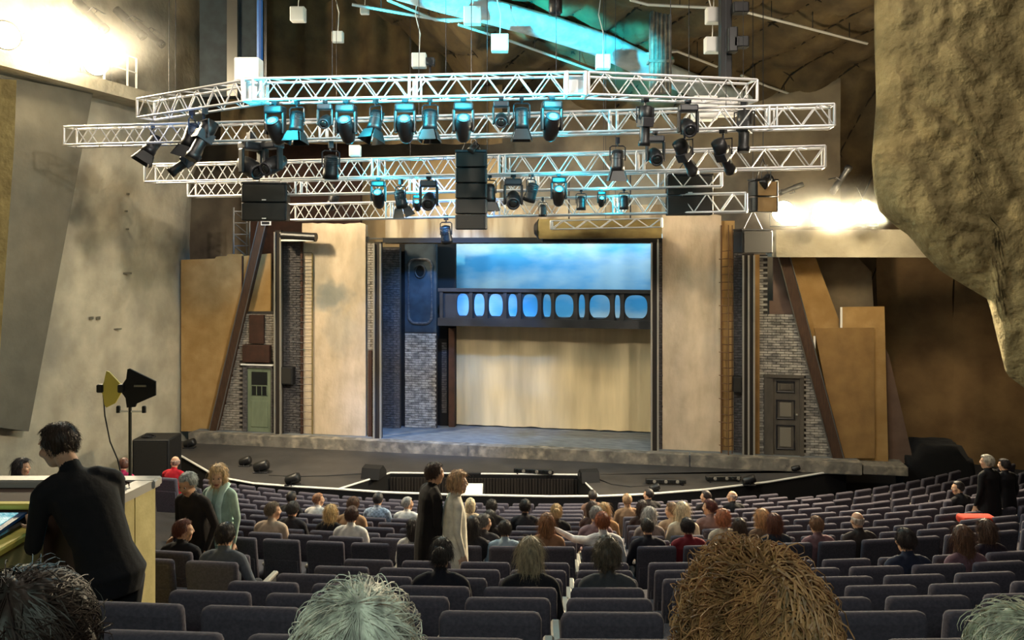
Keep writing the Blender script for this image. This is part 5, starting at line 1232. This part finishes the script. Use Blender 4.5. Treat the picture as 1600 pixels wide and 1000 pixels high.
for lab,px,py,hs,hc,tc,th,n,curly,sl in (
 ('close grey-white head of a short-haired person in front of the camera',559,912,'short',(212,208,190),(70,70,72),.020,5200,False,'grey theatre seat under the grey-white head by the camera'),
 ('close head of curly ginger-brown hair in front of the camera',1176,863,'curly',(172,112,62),(60,50,44),.024,4200,True,'grey theatre seat under the curly ginger head by the camera'),
 ('close dark brown head at the lower corner beside the booth',40,884,'bob',(46,28,22),(40,30,30),.034,2600,False,'grey theatre seat under the dark head beside the booth'),
 ('close pale grey head cut off by the frame, in front of dark head',-42,925,'short',(206,206,186),(70,70,70),.022,2000,False,'grey theatre seat under the pale head at the frame edge'),
 ('close pale grey head in the lower corner on the rock side',1602,947,'short',(200,194,168),(60,60,60),.02,2600,False,'grey theatre seat under the pale head on the rock side')):
    Y=1.28; p=W(px,py,Y); sc=(p.z-r0['z'])/(1.138+.03+.094+th+.004); p.z=r0['z']
    if lab.startswith('close pale grey head cut'): p.y-=.25; p.x=(px-HX)/F*(p.y)
    o,m=person(lab,S0,p,0,sc,None,hc,tc,seed=3,skin=SKIN2)
    key='big%d'%px; h=hair_mesh(hs,px%3,th=th,n=64,mm=44); h.materials.clear(); h.materials.append(cm(hc,.55,'hair'))
    h=put('hair',h,o); h.matrix_local=m
    s=part('hair_strands',strands(hc,th,n,curly,px),cm(tuple(min(255,int(v*1.05)) for v in hc),.5,'hair'),h,False); s['kind']='stuff'
    q=[0]
    seat_at(p,0,sl)

# ================================================================ BOOTH, ANTENNAS, PROPS
bx,cx_=-3.07,-2.52; zfl=ZC-2.93; ztop=ZC-1.62; zlow=ZC-1.78
pf=MB(); pf.box((-6.7,3.2,ZC-3.4),(-2.05,5.9,zfl)); struct('floor_booth',pf,'carpet')
o=thing('control_booth','cream plywood control booth with raised counter and lower console desk','booth',(bx,5.,zfl)); b=o.location
g=MB(b); g.box((bx-.05,3.3,zfl),(bx,5.24,zlow-.04)); part('side_panel',g,'booth',o)
g=MB(b); g.rbox((bx-.10,3.3,zlow-.05),(bx+.03,5.24,zlow),.01,1); part('desk_edge',g,'booth_yellow',o)
g=MB(b); g.box((-6.6,3.3,zlow-.05),(bx-.10,5.24,zlow-.015)); part('desk_top',g,'booth_inner',o)
g=MB(b); g.box((-6.6,5.24,zfl),(cx_-.06,5.28,ztop-.06)); part('riser_panel',g,'booth_inner',o)
g=MB(b); g.rbox((-6.6,5.20,ztop-.075),(bx+.02,5.27,ztop-.035),.01,1); part('shelf_edge',g,'booth_yellow',o)
E=[Vector((cx_-.07,5.22,0)),Vector((cx_-.035,5.42,0)),Vector((cx_,5.66,0))]
for a,c in zip(E,E[1:]):
    g=MB(b); e=(c-a).normalized()*.006; g.prism([Vector((p.x,p.y,z)) for p,z in ((a+e,zfl),(c-e,zfl),(c-e,ztop-.04),(a+e,ztop-.04))],(-.05,0,0)); part('end_panel',g,'booth',o)
g=MB(b); g.box((-6.6,5.62,zfl),(cx_-.02,5.66,ztop-.05)); part('rear_panel',g,'booth',o)
g=MB(b); g.box((-6.6,5.28,ztop-.06),(cx_-.09,5.62,ztop-.04)); part('counter_tray',g,'booth_inner',o)
g=MB(b); g.prism([Vector((p.x+dx,p.y,ztop-.05)) for p,dx in ((E[0],.03),(E[2],.03),(E[2],-.09),(E[0],-.09))],(0,0,.06)); part('counter_rim',g,'booth_trim',o)
g=MB(b); g.rbox((-6.6,5.57,ztop-.05),(cx_+.03,5.70,ztop+.012),.012,1); part('counter_rim',g,'booth_trim',o)
o=thing('lighting_console','lighting console with glowing cyan screen beside the leaning person','console',(-3.50,4.92,zlow-.015)) 
g=MB(); g.rbox((-.5,-.32,0),(.36,.29,.05),.015,1); part('body',g,'fixture',o)
m=Matrix.Translation((0,.0,.05))@Matrix.Rotation(math.radians(5),4,'X'); g=MB(); g.box((-.48,-.28,0),(.355,.27,.02),0,m); part('screen_frame',g,'blue_gel',o)
g=MB(); g.box((-.46,-.26,.02),(.31,.25,.024),0,m); part('screen',g,'console_screen',o)
for k in range(8): g=MB(); g.box((-.5+k*.1,-.315,.05),(-.47+k*.1,-.29,.075)); part('fader',g,'white_paint',o)
o=thing('mug','dark mug standing on the booth counter rim','mug',(cx_-.16,5.45,ztop-.04)); g=MB(); g.lathe([(0,.036),(.005,.04),(.1,.042),(.1,.036),(.02,.034),(.015,.0)],14); part('cup',g,'dark_brown',o,True); g=MB(); g.path([(.04,0,.08),(.07,0,.075),(.072,0,.035),(.04,0,.025)],.007,6); part('handle',g,'dark_brown',o)
o=thing('paper_sheets','white paper sheets lying on the booth counter','paper',(cx_-.22,5.42,ztop-.04))
for k in range(3): g=MB(); g.box((-.1,-.1,.002+.003*k),(.08,.1,.004+.003*k),0,Matrix.Rotation(.2*k-.2,4,'Z')); part('sheet',g,'white_paint',o)
# antennas
o=thing('antenna_stand','thin stand with crossbar carrying two paddle antennas','stand',(-3.27,6.85,ROWS[7]['z'])); b=o.location
X=-3.27; zb=ZC+(HY-643)/F*6.85
g=MB(b); g.tube((X,6.85,b.z+.02),(X,6.85,ZC+(HY-615)/F*6.85),.014,n=8); part('mast',g,'black',o)
for a in (0,2.1,4.2): g=MB(b); g.tube((X,6.85,b.z+.45),(X+.32*math.cos(a),6.85+.32*math.sin(a),b.z+.01),.012,n=6); part('leg',g,'black',o)
g=MB(b); g.tube((X-.10,6.85,zb),(X+.12,6.85,zb),.009,n=6); part('crossbar',g,'white_box',o)
for sx in (-.10,.12): g=MB(b); g.lathe([(0,.018),(.05,.018),(.06,.012)],10,Matrix.Translation((X+sx,6.85,zb-.01))); part('knob',g,'black',o)
def paddle(px,py,pts,m,label,Y,cable=False):
    o=thing('paddle_antenna',label,'antenna',W(px,py,Y)); b=o.location
    g=MB(b); g.prism([W(x,y,Y) for x,y in pts],(0,.018,0)); part('paddle',g,m,o)
    x0=min(p[0] for p in pts); ym=sum(p[1] for p in pts)/len(pts); g=MB(b); c=W(x0,607,Y); g.rbox((c.x-.035,Y-.02,c.z-.035),(c.x+.02,Y+.04,c.z+.035),.008,1); part('connector',g,'black',o)
    return o
pa=paddle(219,608,[(199,577),(202,576),(243,596),(243,618),(213,631),(211,636),(198,637),(196,622),(191,615),(191,601),(197,592)],'matt_black','black arrowhead paddle antenna on the stand',6.83)
c=W(219,603,6.82)-pa.location; g=MB(); g.box((c.x-.052,c.y-.004,c.z-.008),(c.x+.052,c.y+.008,c.z+.008)); part('label_strip',g,'steel',pa)
paddle(172,608,[(166,580),(170,581),(189,601),(189,614),(180,630),(166,637),(163,633),(161,618),(158,612),(158,603),(162,598)],'antenna_yellow','yellowish paddle antenna behind the black one',6.9)
o=thing('antenna_cable','dark cable hanging from the yellowish antenna','cable',W(162,615,6.93)); b=o.location; g=MB(b); g.path([W(161,612,6.93),W(164,650,6.93),W(172,690,6.93),W(184,718,6.93),W(190,745,6.93),W(192,800,6.93)],.006,5); part('cable',g,'black',o)
# subwoofer stack at the apron's end
o=thing('subwoofer','large black subwoofer cabinet at the end of the apron','speaker',W(235,687,20.6)); zt=o.location.z; w_=.48; hh_=zt-FZ; o.location.z=FZ
g=MB(); g.rbox((-w_,0,0),(w_,.8,hh_),.03,1); part('cabinet',g,'black',o); g=MB(); g.box((-w_+.06,-.02,.06),(w_-.06,.01,hh_-.06)); part('grille',g,'grille',o)
for sx in (-1,1): g=MB(); g.rbox((sx*w_-.02,.3,hh_*.6),(sx*w_+.02,.5,hh_*.7),.01,1); part('handle',g,'dark_metal',o)
o=thing('cable_coil','small black coil of cable on top of the subwoofer','cable',W(232,686,20.9)); g=MB(); g.path([(.16*math.cos(a*.5)*(1+.1*math.sin(a)),.12*math.sin(a*.5),.03+.012*a%.07) for a in range(40)],.02,5); part('coil',g,'black',o)
# floor monitors, light bars and spots on the apron
def wedge(px,py,w_,label,rz):
    o=thing('monitor_wedge',label,'speaker',AP(px,py),(0,0,rz)); h=w_*.62
    pr=[(0,0),(.0,.12),(.22,h),(.42,h*.85),(.50,.0)]
    g=MB(); g.prism([(-w_/2,y,z) for y,z in pr],(w_,0,0)); part('cabinet',g,'black',o); g=MB(); g.add([(-w_/2+.04,-.012,.13),(w_/2-.04,-.012,.13),(w_/2-.04,.205,h-.02),(-w_/2+.04,.205,h-.02)],[(0,1,2,3)]); part('grille',g,'grille',o)
    g=MB(); g.box((w_/2,.2,.1),(w_/2+.015,.34,.2)); part('handle',g,'dark_metal',o)
wedge(590,741,.50,'black monitor wedge behind the near pit corner, booth side',2.9); wedge(916,746,.46,'black monitor wedge behind the pit corner, rock side',3.3)
def bar(px,py,L,label,rz,n=6):
    o=thing('floor_light_bar',label,'light fixture',AP(px,py),(0,0,rz)); g=MB(); g.rbox((-L/2,-.06,.03),(L/2,.06,.14),.015,1); part('housing',g,'fixture',o)
    for k in range(n): x=-L/2+L*(k+.5)/n; g=MB(); g.lathe([(0,.045),(.012,.04)],10,Matrix.Translation((x,-.06,.085))@Matrix.Rotation(PI/2,4,'X')); part('lens',g,'chrome' if k%2 else 'dark_glass',o)
    for sx in (-1,1): g=MB(); g.box((sx*L*.4-.02,-.1,0),(sx*L*.4+.02,.1,.035)); part('foot',g,'dark_metal',o)
bar(834,741,1.05,'floor light bar behind the pit on the dark apron',-.18); bar(1040,757,1.0,'long floor light bar near the curved edge',-.05,7); bar(1130,752,.9,'floor light bar between the long bar and the little spotlight',.05,6)
def fspot(px,py,label,sc=1.):
    o=thing('floor_spotlight',label,'spotlight',AP(px,py)); o.scale=(sc,)*3; g=MB(); g.rbox((-.2,-.12,0),(.2,.12,.04),.01,1); part('base_plate',g,'dark_metal',o); g=MB(); g.lathe([(-.2,.09),(-.16,.13),(.16,.14),(.2,.12)],12,Matrix.Translation((0,0,.17))@Matrix.Rotation(PI/2-.3,4,'Y')); part('body',g,'fixture',o,True); g=MB(); g.path([(0,-.15,.17),(0,-.15,.02),(0,.15,.02),(0,.15,.17)],.015,5); part('yoke',g,'dark_metal',o)
fspot(408,738,'low dark floor spotlight on the apron, booth side',0.96); fspot(383,728,'dark floor spotlight farthest along the booth side of apron',0.78); fspot(457,758,'black floor spotlight at the curved edge, booth side',0.90); fspot(1023,768,'dark floor spotlight at the edge, under long light bar',0.60); fspot(1170,758,'black floor spotlight at the edge, rock side',0.78); fspot(1226,734,'dark floor spotlight in front of the grey door',0.90); fspot(1243,737,'small dark floor spotlight beside the one at grey door',0.54); fspot(296,700,'dark floor lamp by the end of the step, booth side',0.84)
o=thing('apron_cable','thin black cable lying across the apron','cable',AP(420,742)); b=o.location; g=MB(b); g.path([AP(x,y)+Vector((0,0,.01)) for x,y in ((420,743),(460,745),(510,744),(560,741),(585,740))],.012,5); part('cable',g,'black',o)
o=thing('apron_cable','thin black cable curling out from the rock-side monitor wedge','cable',AP(930,748)); b=o.location; g=MB(b); g.path([AP(x,y)+Vector((0,0,.01)) for x,y in ((932,748),(955,757),(985,761),(1010,759),(1030,757))],.012,5); part('cable',g,'black',o)
# conductor's score in the pit; the paper glows in place of lamplight
o=thing('music_stand','music stand with a score glowing in place of lamplight in the pit','music stand',AP(738,770)+Vector((0,.25,-1.5))); b=o.location
g=MB(); g.tube((0,0,0),(0,0,1.35),.015,n=6); part('pole',g,'black',o); m=Matrix.Translation((0,0,1.52))@Matrix.Rotation(math.radians(35),4,'X')
for a in (0,2.1,4.2): g=MB(); g.tube((0,0,.25),(.25*math.cos(a),.25*math.sin(a),.01),.012,n=5); part('leg',g,'black',o)
g=MB(); g.box((-.28,-.18,-.01),(.28,.18,0),0,m); part('desk',g,'black',o); g=MB(); g.box((-.24,-.15,.0),(.24,.15,.012),0,m); part('score',g,'glowing_paper',o)
g=MB(); g.path([(0,.15,1.62),(0,.2,1.85),(0,.0,1.9)],.01,5); g.box((-.2,-.08,1.88),(.2,.04,1.92)); part('score_lamp',g,'fixture',o)
# things on the right-hand seats
o=thing('red_bag','orange-red bag lying on a seat back in the side rows','bag',W(1527,812,12.0)); g=MB(); g.rbox((-.26,-.12,-.06),(.26,.14,.06),.045,3); part('bag',g,'red_cloth',o,True); g=MB(); g.path([(-.1,-.12,.02),(-.08,-.16,.04),(.08,-.16,.04),(.1,-.12,.02)],.012,5); part('strap',g,'red_cloth',o)
o=thing('phone','glowing phone held up at the frame edge on the rock side','phone',W(1599,810,12.2)); g=MB(); g.rbox((-.03,-.01,-.065),(.03,.01,.065),.008,1,Matrix.Rotation(.35,4,'Y')); part('body',g,'black',o); g=MB(); g.box((-.026,-.014,-.06),(.026,-.009,.06),0,Matrix.Rotation(.35,4,'Y')); part('screen',g,'phone_screen',o)
# cyan light that the lit heads throw on the truss above them
for i,p in enumerate(LENS_AT):
    light('cyan_head_glow','POINT',p+Vector((0,-.22,.20)),110 if i<5 else 60,CYAN,size=.06)
for p,ai in zip(LENS_AT[:5],((600,-10),(720,10),(820,25),(900,60),(1000,95))):
    light('cyan_beam','SPOT',p+Vector((0,.45,1.0)),14000,CYAN,W(ai[0],ai[1],ceilY(ai[1],.55)),.08,17,.6)
